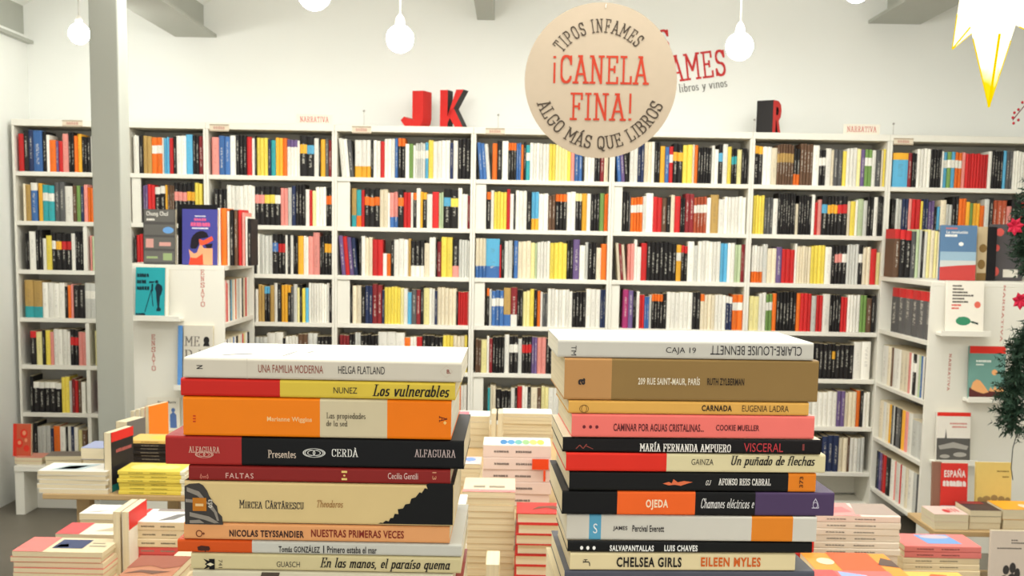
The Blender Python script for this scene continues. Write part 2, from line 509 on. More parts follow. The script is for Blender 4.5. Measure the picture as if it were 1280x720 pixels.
# steel beams running from the back wall towards the camera; shallow vaults between them
BX = [(P(20, 40, YB).x, .20, P(30, 55, YB).z), (P(245, 40, YB).x, .24, P(270, 47, YB).z),
      (P(607.5, 20, YB).x, .10, P(608, 25, YB).z), (P(1118, 25, YB).x, .30, P(1118, 30, YB).z)]
for i, (bx, bw, bz) in enumerate(BX):
    mb = MB()
    if bw < .15:
        mb.box(bx - bw / 2, bx + bw / 2, -3.0, YB, bz, 3.2)
    else:
        hw, t, wb = bw / 2, .018, .045
        mb.prism([(bx - hw, bz), (bx + hw, bz), (bx + hw, bz + t), (bx + wb, bz + t * 2.2), (bx + wb, 3.2), (bx - wb, 3.2), (bx - wb, bz + t * 2.2), (bx - hw, bz + t)], 'y', -3.0, YB)
    tag(mb.build('beam', GREYP), kind='structure')
mb = MB()
xs = [XL - .3] + [b[0] for b in BX] + [XR + 1.2]
spring = [2.86, 2.80, 2.82, 2.95, 2.96, 2.9]
prof = []
for i in range(len(xs) - 1):
    for k in range(13):
        t = k / 12
        x = xs[i] + (xs[i + 1] - xs[i]) * t
        z = spring[i] + (spring[i + 1] - spring[i]) * t + .26 * min(1, (xs[i + 1] - xs[i]) / 1.6) * (1 - (2 * t - 1) ** 2)
        if not prof or x > prof[-1][0] + 1e-4:
            prof.append((x, z))
mb.prism(prof + [(prof[-1][0], 3.5), (prof[0][0], 3.5)], 'y', -3.0, YB)
tag(mb.build('ceiling', WALLM), kind='structure')

# column
cl, crn, cy = P(116, 265, 5.2).x, P(152, 265, 5.2).x, 5.2
tag(MB().box(cl, crn, cy, cy + .13, 0, 2.95).build('column', GREYP, bevel=.006), kind='structure')

# ================================================================== bookcases
EDGE = [18, 160, 258.5, 418, 590.5, 763, 936.5, 1107, 1292]
EX = [P(e, 290, YF).x for e in EDGE]
ROWY = [225, 287, 348, 408, 467, 526.5, 583]
ROWZ = [P(640, y, YF).z for y in ROWY]
TOPZ = P(640, 168, YF).z
BCNAME = ['leftmost bookcase', 'bookcase just right of the column', 'bookcase left of the letter J', 'bookcase under letters J and K', 'bookcase right of letter K',
          'bookcase left of letter R', 'bookcase under letter R', 'rightmost bookcase']
BCLAB = ['white bookcase standing in the left corner beside the grey column', 'narrow white bookcase just right of the grey column', 'white bookcase left of the red letter J with a small red-lettered card on top',
         'white bookcase carrying the red letters J and K on its top', 'white bookcase right of the letter K, partly behind the round sign',
         'white bookcase left of the letter R, partly behind the round sign', 'white bookcase carrying the red and black letter R', 'white bookcase at the right end behind the evergreen garland']
FILLW = {1: (165, 176), 3: (421, 437), 4: (593, 607), 5: (766, 777)}
T2 = .014
for i in range(8):
    x0, x1 = EX[i] + .0005, EX[i + 1] - .0005
    bc = empty('bookcase', ((x0 + x1) / 2, YF, 0), BCLAB[i], 'bookcase', 'white bookcases along the back wall')
    ox = (x0 + x1) / 2
    def bl(mb, name, bevel=.002):
        mb.v = [(a - ox, b - YF, c) for a, b, c in mb.v]
        return mb.build(name, WOODW, bc, bevel)
    tz = TOPZ + .036
    bl(MB().box(x0, x0 + T2, YF, YF + .30, 0, tz - .036), 'side_panel')
    bl(MB().box(x1 - T2, x1, YF, YF + .30, 0, tz - .036), 'side_panel')
    bl(MB().box(x0, x1, YF, YF + .31, tz - .0355, tz), 'top_panel')
    bl(MB().box(x0 + T2, x1 - T2, YF + .29, YF + .30, .06, tz - .036), 'back_panel')
    bl(MB().box(x0 + T2, x1 - T2, YF + .01, YF + .03, 0, .06), 'plinth')
    for k, z in enumerate(ROWZ):
        bl(MB().box(x0 + T2 + .0003, x1 - T2 - .0003, YF + .002, YF + .289, z - .024, z), 'shelf')
    bl(MB().box(x0 + T2 + .0003, x1 - T2 - .0003, YF + .035, YF + .289, .03, .055), 'floor_panel')
    if i in FILLW:
        a, b = P(FILLW[i][0], 290, YF).x, P(FILLW[i][1], 290, YF).x
        for k in (1, 3, 5):
            top = ROWZ[k - 1] - .0245
            bl(MB().box(max(a, x0 + T2 + .0005), b, YF + .012, YF + .03, ROWZ[k] + .0005, top), 'filler_panel')
    if i == 0:
        a = P(103.5, 300, YF).x
        for k in (2, 4, 5, 6):
            bl(MB().box(a, a + .022, YF + .004, YF + .288, ROWZ[k] + .0005, ROWZ[k - 1] - .0245), 'divider')

# ------------------------------------------------------------------ shelf books: what stands on each shelf, left to right
SHELF = {
 (0, 0): "22 R29h46 K35h49 N41h50 B52h50 K57h48 W61h44 O69h38 V72h38 R77h38 P85h47 K92x2h49 O96h44 A101h46 K112x3h43 W124x2 K132x2 R140 Y150x2",
 (0, 1): "28 C31h46 X38h44 B^W46h47 W47h46 A52h46 T67/Wx2".replace("T67/Wx2", "T/W67x2h44") + " G80x2h48 W90h43 M95h45 E100h45 N104h44 P109h45 O112h42 O116h42 K130x3 W142x2 Y150",
 (0, 2): "31 K36x2h46 W44h47 K52x2h49 W57h39 Y64h42 K/W69h46 K/A76h46 K/R88x2h46 W93h46 K103x3h48 >112 P114h44 e117h42 V119h42 W128 K145x3",
 (0, 3): "30 X_T52x2h46 W80x4h44 K84h40 O88h42 P91h42 K105x2h42 L/W119x2h44 W130x2 R140",
 (0, 4): "37 K^R44h42 y52h42 K56h44 Y62h44 P66h42 W83x3h45 W87h42 K/R97x2h45 P107x2h42 >118 y120h44 X124h44 W138x2",
 (0, 5): "37 K41h46 K^W76x5h38 Y86x2h45 L89h40 D93h44 R97h42 M101h42 W106h40 >121 D125x2h44 N129h44 W132h44 K140x3",
 (0, 6): "41 K46h44 L62x3h40 N66h38 O74h40 W81h40 K84h40 W88h40 N92h40 W97h40 y102h36 M108h36 >124 W128h40 K132h40",
 (1, 0): "166 W173x3h46 K178h46 X189x2h46 O/W202x2h44 W204h44 S211x2h44 R216h43 K220h45 W232x2h47 S240h49 K248x2h47 D253h47",
 (1, 1): "178 V184x2h46 R193x2h47 K^W206x2h45 A209h47 M217x3h47 K/P233x3h50 K/A243x2h50 Y252x2h50",
 (1, 2): "168 K170h44 R178x2h46 K200x4h46 W222x3h46 P230x2h46 K252x4h46",
 (2, 0): "264 P273h46 B287x2h47 W294h48 K308x3h49 R314h47 W318h46 K320h48 Y334x3h46 N338h44 T344h44 A353x2h46 O358h46 W^V371x3h44 W374h43 K/A383h49 K/S392h49 W398h46 K400h46 A406h45 G410h46 D414h45",
 (2, 1): "267 K283x3h44 W314x6h48 W318h47 K/P330x2h48 K/Y343x2h48 K/W350h48 P359x2h46 L364h46 N369h48 K381x3h50 W386h45 R390h44 y394h44 W407x3h48 K/O414x2h48",
 (2, 2): "311 K/R316h40 K320h50 W324h50 L330x2h49 L340x2h48 K/B347h50 K/R356x2h48 W359h48 K362h49 W366h48 K372x2h48 A379h48 W385x2h47 P391h47 P399h52 K405x2h48 K/A414x2h49",
 (2, 3): "318 W322h40 X330x2h46 K^S337x2h44 X342h45 W346h48 K351h47 A359x2h46 K^A363h46 G366h44 L371h48 y374h44 K377h48 Y381h43 S385h44 W411x8h49 K414h44",
 (2, 4): "318 L333x3h40 W353x2h46 K356h40 W372x4h42 M384x2h44 L396x2h46 K414x4h42",
 (3, 0): "443 W_A452h45 W_A463x2h46 K466h46 W475x2h45 R480h44 W493x3h48 B497h48 K^O506x2h48 W511h42 E516h42 W519h40 L/W531x4h43 S/W535h43 Y541h46 W562x4h46 N566h44 W572h47 K587x3h49",
 (3, 1): "439 X_T445h47 T_O451h46 R455h45 K/O474x3h47 C484x2h46 W487h42 P_B497x2h43 K/O504h47 R513x2h44 W516h43 K^O520h43 W525h49 A528h45 K^A533h44 W540h42 R548h44 e554x2h44 K/S563h48 K/Y572h48 W577h49 W584h42 D587h40",
 (3, 2): "448 K451h46 W456h49 C465x2h47 R478x2h45 W483h28 O488h28 K492h45 W510x3h46 X513h46 K_W530x3h45 C536h42 W544h49 K546h46 D551h43 Y565x2h49 K_P573h46 L587x4h46",
 (3, 3): "438 K440h48 C451x2h47 K456h46 N465x2h48 D477x2h49 N480h42 Y500x5h46 y504h45 W509h45 S514h40 G520h44 D525h44 K529h48 y536h46 W543x2h45 N546h43 C570x5h46 K572h43 R584x4h42 P587h42",
 (3, 4): "424 D436x3h44 K443x2h46 L450x2h48 K472x5h45 W505x3h49 O512h43 W520x2h44 R527h44 K553x5h45 Y566x3h46 C580x3h46 Y587x2h46",
 (3, 5): "439 W470x5 K500x5 R520x3 Y540x3 W567x4 O575h44 W587x3h44",
 (4, 0): "615 O621h44 K627h48 W635h48 K^O645x3h45 B651x2h45 O654h44 K657h47 T/W662h43 W686x6h45 Y694x2h44 y709x4h44 Y713h40 P718h44 B728x2h44 K730h44 W743x3h44 K750x2h44 D755h44 C760x2h44",
 (4, 1): "608 K^O613h46 W617h47 Y633x4h46 R637h49 W642h44 K644h42 W658x3h48 K664h47 S_A673x2h46 W685x2h45 M694x2h43 K^O708x3h45 W719x2h47 K^y727x2h45 A733h45 W738h45 K749x3h46 E755h46 O760x2h46",
 (4, 2): "594 C_B607x3h49 S_B624h49 R626h42 K630h46 L640x2h46 K642h48 B647h46 C663x3h46 y668h44 e671h44 W687x4h46 Y708x4h45 K716x2h48 V724h49 W731h43 L735h47 K745x2h46 C751h40 O758h44",
 (4, 3): "608 K^O611h46 L614h46 B/W629x3h44 X_B638h48 D_W646h48 K653x2h46 y662x2h44 Y667h46 K671h46 O675h44 W678h44 G684x2h42 W711x6h47 W715h44 K732x4h44 W750x3h48 N757x2h48",
 (4, 4): "594 M601x2h42 y608h42 W611h46 D615h44 K630x4h46 W636h48 K/W647x2h46 L652h44 K/R664x3h47 V671x2h46 P682x2h46 K700x4h44 W720x4h44 R740x3h44 K756x3h45",
 (4, 5): "609 T612h42 C619x2h44 K626h40 K638x3h38 W643h42 K646h42 R652h44 W659x2h44 K663h44 C671h42 M676h42 y685x2h44 W710x4 K740x5",
 (5, 0): "787 W797x2h46 N805x2h48 C814x2h49 W818h50 K825x2h50 A831h45 B836h44 R/W841h44 K/A853x2h48 Y865x2h47 C868h47 O872h47 K889x5h44 W893h47 W898h42 K/S903h48 W909h48 Y914h46 K/T921x2h43 y927h42 K933x2h44",
 (5, 1): "778 K786x2h49 G788h44 O/W803x4h42 L807h44 W816h48 R827x2h43 M833h43 K838h43 C843h46 R850h44 K856x2h42 D867x2h48 Z/W883x4h44 W888h44 X898h47 W905h42 W932x6h45",
 (5, 2): "784 P792x2h45 W796h50 W801h42 R808h47 K840x6h48 K845h46 A/W851h45 K^R859x2h44 W867h49 L872h45 W900x6h50 S909x2h48 W918x2h49 e926x2h46 D931x2h47",
 (5, 3): "778 Q785h48 V791h48 K795x2h47 W799h46 R805x2h42 B811x2h40 L814h42 K^O828x4h43 K833h45 W865x6h46 K875x2h47 C^O880h45 C893x3h44 W907x3h44 N^W915x2h42 O/W928x2h44",
 (6, 0): "942 K^A953x2h47 W964x2h46 C971h44 M/X992x6h49 K_O1000x2h44 M1016x4h50 W1024h48 K/W1032x2h44 W1039h45 C1042h44 G1053x2h44 Y1058h42 W1071x3h46 y1076h46 V1081h45 E/W1090x2h45 W1095h45 G1101h45 C1104h45 Y1107h45",
 (6, 1): "941 Y955x4h47 G966x3h45 W972h44 K994x7h50 C998h38 K1014x5h48 W1018h49 R1022h40 P1027h44 K/S1034h48 K/A1047x3h48 K/R1059x2h48 C1063h42 Y1069h42 W1072h44 e1079h46 L1084h44 K1092x2h48 W1097h48 K1104x3h49",
 (6, 2): "939 W_O946x2h46 W_O953x2h46 L959h48 C970x2h43 V977h45 R993x3h42 W996h49 C1013x5h46 Y1031x4h47 W1039h46 K1043h48 K/P1052x2h48 K/W1058h48 L1073x4h49 K/W1078h48 C1088x2h46 R1095h45 y1100h40",
 (6, 3): "936 y948x2h43 W957x2h47 E/W965x2h46 O970h46 K995x6h49 O1000h48 R1014x3h48 L1020h44 R1028x2h45 W1037h48 K1051x4h46 R1059x2h44 W1075x4h47 E1083x2h46 M1089h42 K1094h46",
 (6, 4): "934 R960x3h44 W985x5h44 K1018x6h44 K1040x4h44 K/A1044h45 K1067x4h43 W1077h47 W1088h47",
 (6, 5): "934 K970x5h44 C1000x5h44 W1023x3h44 W1046x4h44 V1056x2h46 C1070x3h44 O1075h46 K1079h46 W1087x2h44",
 (6, 6): "932 W975x5h44 K1027x6h44 N1048x3h46 C1059x2h43 M1062h45 W1072x2h44 L1080x2h44",
 (7, 0): "1116 S^A1135h42 D1140h42 K1146x2h42 W1163x4h47 K1177x4h46 W1179h44 S/W1184h44 E/W1189h44 S/W1194h44 O/W1202x2h43 P1207h43 R1235x8h42 W1240h45 K1254x4h46 S1258h46 G1266x2h46 W1276x3h46 W1287x3h44",
 (7, 1): "1114 K1119x3h46 L1127x2h46 N1135x2h46 P1139h46 R1150x2h46 Y1153h44 N1160x2h46 V1168x2h44 K1171h38 S1175h38 C1182h46 L1190x2h40 K1198x2h50 O1207x2h48 A1212h44 E1216h42 A1225x2h42 O1230h40 L1236h48 K1241h50 Z1258x3h46 P1264h40 K1276x2h48 R1286x3h44",
}
for _b, _rows, _a, _z in ((1, (3, 4, 5, 6), 192, 252), (2, (5, 6), 266, 413), (3, (6,), 430, 580), (4, (6,), 600, 752), (5, (4, 5, 6), 779, 924), (7, (2, 3, 4, 5, 6), 1114, 1272)):
    for _r in _rows:
        SHELF[(_b, _r)] = '%d ' % _a + ' '.join('%s%dx%dh%d' % (random.choice('WWWKKCYRLNOG'), _a + (_z - _a) * (q + 1) / 9, 3, random.randint(42, 47)) for q in range(9))
LEANING = {(3, 0): (422, 443, ['W', 'W', 'G'], 47), (3, 2): (422, 448, ['V', 'R', 'V', 'N'], 49), (4, 0): (595, 614, ['B', 'B', 'L'], 45),
           (5, 0): (768, 787, ['B', 'V', 'K'], 44), (5, 2): (768, 784, ['C', 'D', 'C'], 46)}
import re
TOK = re.compile(r"^([A-Za-z])(?:([/^_])([A-Za-z]))?(\d+)(?:x(\d+))?(?:h(\d+))?$")
PX = YF / 1500.0
BANDS = {'/': (.56, .78), '^': (.80, 1.0), '_': (0.0, .30)}
BWORD = {'/': 'banded', '^': 'topped', '_': 'bottomed'}
SLOTS = list(PAL) + ['paper']
SLOTM = [spine_mat(c) for c in PAL] + [PAPER]
SI = {c: i for i, c in enumerate(SLOTS)}
_seed = [0]


def spine_book(mb, uvs, w_, h_, d_, code, sep, code2, xf):
    """appends one upright book: rounded spine at y = 0 facing -y, standing on z = 0, centred on x"""
    _seed[0] += 1; k = _seed[0]
    hw = w_ / 2; r = min(hw * .8, .006)
    out = [(-hw, d_), (-hw, r), (-hw * .62, r * .28), (0, 0), (hw * .62, r * .28), (hw, r), (hw, d_)]
    lv = [0.0, 1.0]; cols = [code]
    if sep:
        a, b = BANDS[sep]
        lv = sorted({0.0, a, b, 1.0})
        cols = [code2 if (p + q) / 2 > a and (p + q) / 2 < b else code for p, q in zip(lv, lv[1:])]
    o = len(mb.v); n = len(out)
    for t in lv:
        for (x, y) in out:
            mb.v.append(tuple(xf @ Vector((x, y, t * h_))))
    for li in range(len(lv) - 1):
        for i in range(n):
            j = (i + 1) % n
            mb.f.append((o + li * n + i, o + li * n + j, o + (li + 1) * n + j, o + (li + 1) * n + i))
            fore = (i == n - 1)
            mb.mi.append(SI['paper'] if fore else SI[cols[li]])
            if 1 <= i <= 4:
                u = lambda q: 2 * k + (out[q][0] / w_ + .5)
                uvs.append([(u(i), lv[li]), (u(j), lv[li]), (u(j), lv[li + 1]), (u(i), lv[li + 1])])
            else:
                uvs.append([(2 * k + 1.6, .5)] * 4)
    mb.f.append(tuple(o + i for i in reversed(range(n)))); mb.mi.append(SI['paper']); uvs.append([(2 * k + 1.6, .5)] * n)
    t0 = o + (len(lv) - 1) * n
    mb.f.append(tuple(t0 + i for i in range(n))); mb.mi.append(SI['paper']); uvs.append([(2 * k + 1.6, .5)] * n)


def finish_books(name, mb, uvs):
    used = sorted(set(mb.mi)); rm = {u: i for i, u in enumerate(used)}
    me = bpy.data.meshes.new(name)
    me.from_pydata(mb.v, [], mb.f)
    for u in used:
        me.materials.append(SLOTM[u])
    me.polygons.foreach_set('material_index', [rm[i] for i in mb.mi])
    ul = me.uv_layers.new(name='uv')
    ul.data.foreach_set('uv', [c for f in uvs for p in f for c in p])
    me.update()
    o = bpy.data.objects.new(name, me); COL.objects.link(o)
    return o


# the wall rows: list of dicts first, so that the books that show largest become objects
OCC = [(207, 425, 580, 720), (683, 420, 1046, 720), (105, 0, 166, 560), (165, 262, 318, 720), (1104, 283, 1290, 350), (1098, 345, 1290, 720), (570, 512, 690, 720)]


def seen_part(x0, x1, y0, y1):
    vis = 0
    for a in range(4):
        for b in range(5):
            x = x0 + (x1 - x0) * (a + .5) / 4; y = y0 + (y1 - y0) * (b + .5) / 5
            if any(q[0] < x < q[2] and q[1] < y < q[3] for q in OCC) or (x - 751) ** 2 + (y - 101) ** 2 < 93 ** 2 or x > 1280:
                continue
            vis += 1
    return vis / 20.0


books = []
for (bi, ri), s in SHELF.items():
    row = []
    if (bi, ri) in LEANING:
        a, b, codes, h = LEANING[(bi, ri)]
        yb = ROWY[ri] + .018 * (a - 640)
        xa = P(a, yb, YF).x + .003; ang = math.radians(5.0); hh = h * PX
        wid = (P(b, yb, YF).x - .004 - xa - hh * math.sin(ang)) / len(codes) * math.cos(ang) - .0005
        for q, c in enumerate(codes):
            xb = xa + hh * math.sin(ang) + (q * (wid + .0005)) / math.cos(ang)
            row.append(dict(code=c, sep=None, c2=None, w=wid, h=hh - .004 * q, x=xb, lean=ang, px=(a + (b - a) * q / len(codes), yb)))
    toks = s.split(); cur = float(toks[0])
    for t in toks[1:]:
        if t[0] == '>':
            cur = float(t[1:]); continue
        mt = TOK.match(t)
        c, sep, c2, ex, n, h = mt.groups()
        ex = float(ex); n = int(n or 1); h = float(h or 43)
        for q in range(n):
            a = cur + (ex - cur) * q / n; b = cur + (ex - cur) * (q + 1) / n
            yb = ROWY[ri] + .018 * (a - 640)
            xa, xb = P(a, yb, YF).x, P(b, yb, YF).x
            x_lim = EX[bi + 1] - T2 - .002
            xb = min(xb, x_lim)
            if xa < EX[bi] + T2 + .001:
                xa = EX[bi] + T2 + .001
            if xb - xa < .006:
                continue
            hh = (h + random.uniform(-.8, .8)) * PX
            top = (TOPZ if ri == 0 else ROWZ[ri - 1] - .024) - ROWZ[ri] - .006
            row.append(dict(code=c, sep=sep, c2=c2, w=xb - xa - .0009, h=min(hh, top), x=(xa + xb) / 2, lean=0, px=(a, yb), pw=b - a))
        cur = ex
    for q, d in enumerate(row):
        d.update(bc=bi, row=ri, n=q + 1, of=len(row))
        pw = d.get('pw', 6); ph = d['h'] / PX
        d['vis'] = pw * ph * seen_part(d['px'][0], d['px'][0] + pw, d['px'][1] - ph, d['px'][1])
    books += row
NWALL = 232
rank = sorted(books, key=lambda d: -d['vis'])
for d in rank[:NWALL]:
    d['own'] = True


def words_of(d):
    base = PAL[d['code']][0]
    if d['sep']:
        return base + ' ' + PAL[d['c2']][0].replace(' ', '-') + '-' + BWORD[d['sep']]
    return base


rest, restuv = MB(), []
for d in books:
    xf = Matrix.Translation((d['x'], YF + .012 + random.uniform(0, .008), ROWZ[d['row']] + .0006))
    if d['lean']:
        xf = Matrix.Translation((d['x'], YF + .012, ROWZ[d['row']] + .0006)) @ Matrix.Rotation(-d['lean'], 4, 'Y') @ Matrix.Translation((d['w'] / 2, 0, 0))
    dep = random.uniform(.13, .15)
    if d.get('own'):
        mb, uvs = MB(), []
        spine_book(mb, uvs, d['w'], d['h'], dep, d['code'], d['sep'], d['c2'], Matrix())
        o = finish_books('shelf_book', mb, uvs)
        o.matrix_world = xf
        lab = '%s%s book, %s from left, %s shelf of %s' % ('leaning ' if d['lean'] else '', words_of(d), ordinal(d['n']), ORD[d['row']], BCNAME[d['bc']])
        tag(o, lab, 'book', 'books on the %s shelf of the %s' % (ORD[d['row']], BCNAME[d['bc']]))
    else:
        spine_book(rest, restuv, d['w'], d['h'], dep, d['code'], d['sep'], d['c2'], xf)
o = finish_books('shelved_books', rest, restuv)
tag(o, 'all the thinner and half hidden books filling the wall bookcases', 'books', None, 'stuff')

# ================================================================== book builder with parts
_bm = {}


def book_meshes(L, D, T, segs, cover, pages, hard):
    """segs: [(fraction of the length where it ends, material)]; returns the cover mesh and page mesh, spine along x at y = 0"""
    key = (round(L, 4), round(D, 4), round(T, 4), tuple((round(a, 4), mm.name) for a, mm in segs), cover.name, pages.name, hard)
    if key in _bm:
        return _bm[key]
    c = .0026 if hard else .0010
    r = min(T * .42, .006) if hard else min(T * .3, .0022)
    ov = .003 if hard else 0.0
    n = 5
    out = [(D, T)] + [(r - r * math.sin(math.pi / 2 * i / n), T - r + r * math.cos(math.pi / 2 * i / n)) for i in range(n + 1)] + \
          [(r - r * math.cos(math.pi / 2 * i / n), r - r * math.sin(math.pi / 2 * i / n)) for i in range(n + 1)] + [(D, 0)]
    ri = max(r - c, .0004)
    inn = [(D, T - c)] + [(c + ri - ri * math.sin(math.pi / 2 * i / n), T - c - ri + ri * math.cos(math.pi / 2 * i / n)) for i in range(n + 1)] + \
          [(c + ri - ri * math.cos(math.pi / 2 * i / n), c + ri - ri * math.sin(math.pi / 2 * i / n)) for i in range(n + 1)] + [(D, c)]
    mats = [cover]
    for a, mm in segs:
        if mm not in mats:
            mats.append(mm)
    xs = [0.0] + [a for a, mm in segs]
    if not segs:
        xs = [0.0, 1.0]; segs = [(1.0, cover)]
    xs[-1] = 1.0
    v, f, mi = [], [], []
    k = len(out)
    for t in xs:
        x = -L / 2 + L * t
        v += [(x, y, z) for y, z in out] + [(x, y, z) for y, z in inn]
    for s in range(len(xs) - 1):
        m_ = mats.index(segs[s][1]); o0, o1 = s * 2 * k, (s + 1) * 2 * k
        for i in range(k - 1):
            f.append((o0 + i, o0 + i + 1, o1 + i + 1, o1 + i))
            mi.append(m_ if (1 <= i < k - 2 or len(segs) > 1) else 0)
            f.append((o0 + k + i, o1 + k + i, o1 + k + i + 1, o0 + k + i + 1)); mi.append(m_)
        for i in (0, k - 1):
            f.append((o0 + i, o1 + i, o1 + k + i, o0 + k + i)); mi.append(0)
    for s in (0, len(xs) - 1):
        o = s * 2 * k; m_ = mats.index(segs[min(s, len(segs) - 1)][1])
        for i in range(k - 1):
            f.append((o + i, o + k + i, o + k + i + 1, o + i + 1)); mi.append(m_)
    me = bpy.data.meshes.new('cover'); me.from_pydata(v, [], f)
    for mm in mats:
        me.materials.append(mm)
    me.polygons.foreach_set('material_index', mi)
    bm = bmesh.new(); bm.from_mesh(me); bmesh.ops.recalc_face_normals(bm, faces=bm.faces); bm.to_mesh(me); bm.free()
    for p in me.polygons:
        p.use_smooth = False
    # pages: rounded at the spine side, hollow fore edge on hardcovers
    pb = MB(); e = .0003
    poly = [(c + e, c + e), (D - ov - .0002, c + e), (D - ov - (.003 if hard else .0002), T / 2), (D - ov - .0002, T - c - e), (c + e, T - c - e)]
    pb.prism(poly, 'x', -L / 2 + ov + .0003, L / 2 - ov - .0003)
    pm = pb.mesh('page_block', pages)
    _bm[key] = (me, pm)
    return me, pm


def make_book(loc, L, D, T, cover, label, group=None, segs=(), pages=None, hard=False, rot=None, rz=0.0, name='paperback', cat='book'):
    """an Empty with cover and page block; rot None lies flat with the spine towards -y (then turned by rz)"""
    o = empty(name, loc, label, cat, group)
    M_ = Matrix.Rotation(rz, 4, 'Z') @ (rot if rot is not None else Matrix())
    o.matrix_world = Matrix.Translation(loc) @ M_
    a, b = book_meshes(L, D, T, list(segs), cover, pages or PAPER, hard)
    for nm, me in (('cover', a), ('page_block', b)):
        c = bpy.data.objects.new(nm, me); COL.objects.link(c); c.parent = o
    return o


# face-out: front cover towards -y, spine on the left; local x runs down the book, y across, z towards the viewer
FACE = Matrix(((0, 1, 0, 0), (0, 0, -1, 0), (-1, 0, 0, 0), (0, 0, 0, 1)))
# upright, fore edge towards -y, front cover towards +x
FORE = Matrix(((0, 0, 1, 0), (0, -1, 0, 0), (1, 0, 0, 0), (0, 0, 0, 1)))


def face_art(o, W, H, T, name, polys, rgb, dz=0.0):
    """polys in cover fractions (u right, v up) printed on the front cover of a face-out book"""
    pr = [[(H / 2 - v * H, u * W) for u, v in p] for p in polys]
    if name.endswith('picture') and len(pr) > 1:
        for i_, q_ in enumerate(pr):
            flat(name, [q_], T + .0004 + dz + 3e-5 * i_, C_(rgb), o, 'xy')
        return None
    return flat(name, pr, T + .0004 + dz, C_(rgb), o, 'xy')


def top_art(o, L, D, T, name, polys, rgb, dz=0.0):
    """polys in cover fractions (u along the spine, v from the spine) on the upper cover of a lying book"""
    for i_, p in enumerate(polys):
        flat(name, [[(-L / 2 + u * L, v * D) for u, v in p]], T + .0004 + dz + 3e-5 * i_, C_(rgb), o, 'xy')


def face_book(px0, px1, pt, pb, Y, T, rgb, label, base_z=None, lean=0.0, cat='book', name='display_book', group='books standing face out', hard=False, pages=None):
    a, b = P(px0, (pt + pb) / 2, Y), P(px1, (pt + pb) / 2, Y)
    W = b.x - a.x
    z0 = P((px0 + px1) / 2, pb, Y).z if base_z is None else base_z
    H = P((px0 + px1) / 2, pt, Y).z - z0
    H = H / math.cos(lean)
    rot = Matrix.Rotation(-lean, 4, 'X') @ FACE
    up = Matrix.Rotation(-lean, 4, 'X') @ Vector((0, 0, H / 2))
    # the empty sits at the back cover, mid height
    loc = Vector((a.x, Y, z0)) + up + Matrix.Rotation(-lean, 4, 'X') @ Vector((0, T, 0))
    loc.z += T * math.sin(lean) + .0006
    o = make_book(loc, H, W, T, C_(rgb), label, group, rot=rot, name=name, cat=cat, hard=hard, pages=pages)
    return o, W, H


# ================================================================== gondolas (low double bookcases standing out from the wall)
GL_Y, GR_Y = 6.08, 5.95
GLX1 = P(318, 330, YF).x; GLX0 = GLX1 - .56
GRX0 = P(1100, 345, YF).x; GRX1 = GRX0 + .66
GLZ = P(279, 332.5, GL_Y).z; GRZ = P(1165, 352, GR_Y).z


def gondola(x0, x1, y0, ztop, shelves, side, label):
    """side +1: the open shelves face +x, -1: they face -x"""
    ox, oy = (x0 + x1) / 2, (y0 + YF) / 2
    g = empty('gondola_bookcase', (ox, oy, 0), label, 'bookcase')
    y1 = YF - .006

    def bl(mb, name, bev=.002):
        mb.v = [(a - ox, b - oy, c) for a, b, c in mb.v]
        return mb.build(name, WOODW, g, bev)
    bl(MB().box(x0, x1, y0, y1, ztop - .024, ztop), 'top_panel')
    bl(MB().box(x0, x1, y0, y0 + .02, 0, ztop - .0242), 'end_panel')
    bl(MB().box(x0, x1, y1 - .02, y1, 0, ztop - .0242), 'end_panel')
    xm = ox - side * .02
    bl(MB().box(xm - .008, xm + .008, y0 + .0203, y1 - .0203, .06, ztop - .0245), 'back_panel')
    xo = x1 if side > 0 else x0
    xc = x0 if side > 0 else x1
    bl(MB().box(min(xc, xc + side * .018), max(xc, xc + side * .018), y0 + .0203, y1 - .0203, 0, ztop - .0245), 'side_panel')
    for z in shelves:
        a, b = (xm + .0085, xo - .003) if side > 0 else (xo + .003, xm - .0085)
        bl(MB().box(a, b, y0 + .0205, y1 - .0205, z - .022, z), 'shelf')
    return g


GLS = [P(280, 405, GL_Y).z]; GLS = [GLS[0] - .305 * k for k in range(4)]
GRS = [P(1162, y, GR_Y).z for y in (427, 502, 579, 650)]
gondola(GLX0, GLX1, GL_Y, GLZ, GLS, 1, 'low white bookcase with red vertical lettering, standing out right of the grey column')
gondola(GRX0, GRX1, GR_Y, GRZ, GRS, -1, 'low white bookcase with display ledges on its end, beside the evergreen garland')


def side_books(spec, xface, ystart, yend, z, top, rz, where, shelf):
    """books with their spines facing along x; spec codes run from far to near (or near to far as given by ystart/yend)"""
    toks = spec.split(); n = 0; wsum = 0; items = []
    for t in toks:
        mt = re.match(r"^([A-Za-z])(?:([/^_])([A-Za-z]))?:(\d+)(?:x(\d+))?(?:h(\d+))?$", t)
        c, sep, c2, ww, cnt, h = mt.groups()
        for _ in range(int(cnt or 1)):
            items.append((c, sep, c2, float(ww), float(h or 215) / 1000)); wsum += float(ww)
    sc = (yend - ystart) / wsum; y = ystart
    for q, (c, sep, c2, ww, h) in enumerate(items):
        wy = abs(ww * sc) - .001; yc = y + ww * sc / 2; y += ww * sc
        mb, uvs = MB(), []
        spine_book(mb, uvs, wy, min(h, top - z - .005), .14, c, sep, c2, Matrix())
        o = finish_books('shelf_book', mb, uvs)
        o.matrix_world = Matrix.Translation((xface, yc, z + .0006)) @ Matrix.Rotation(rz, 4, 'Z')
        base = words_of(dict(code=c, sep=sep, c2=c2))
        tag(o, '%s book, %s from the wall end, %s shelf, %s' % (base, ordinal(len(items) - q if ystart < yend else q + 1), shelf, where), 'book', 'books on the %s shelf of the %s' % (shelf, where))


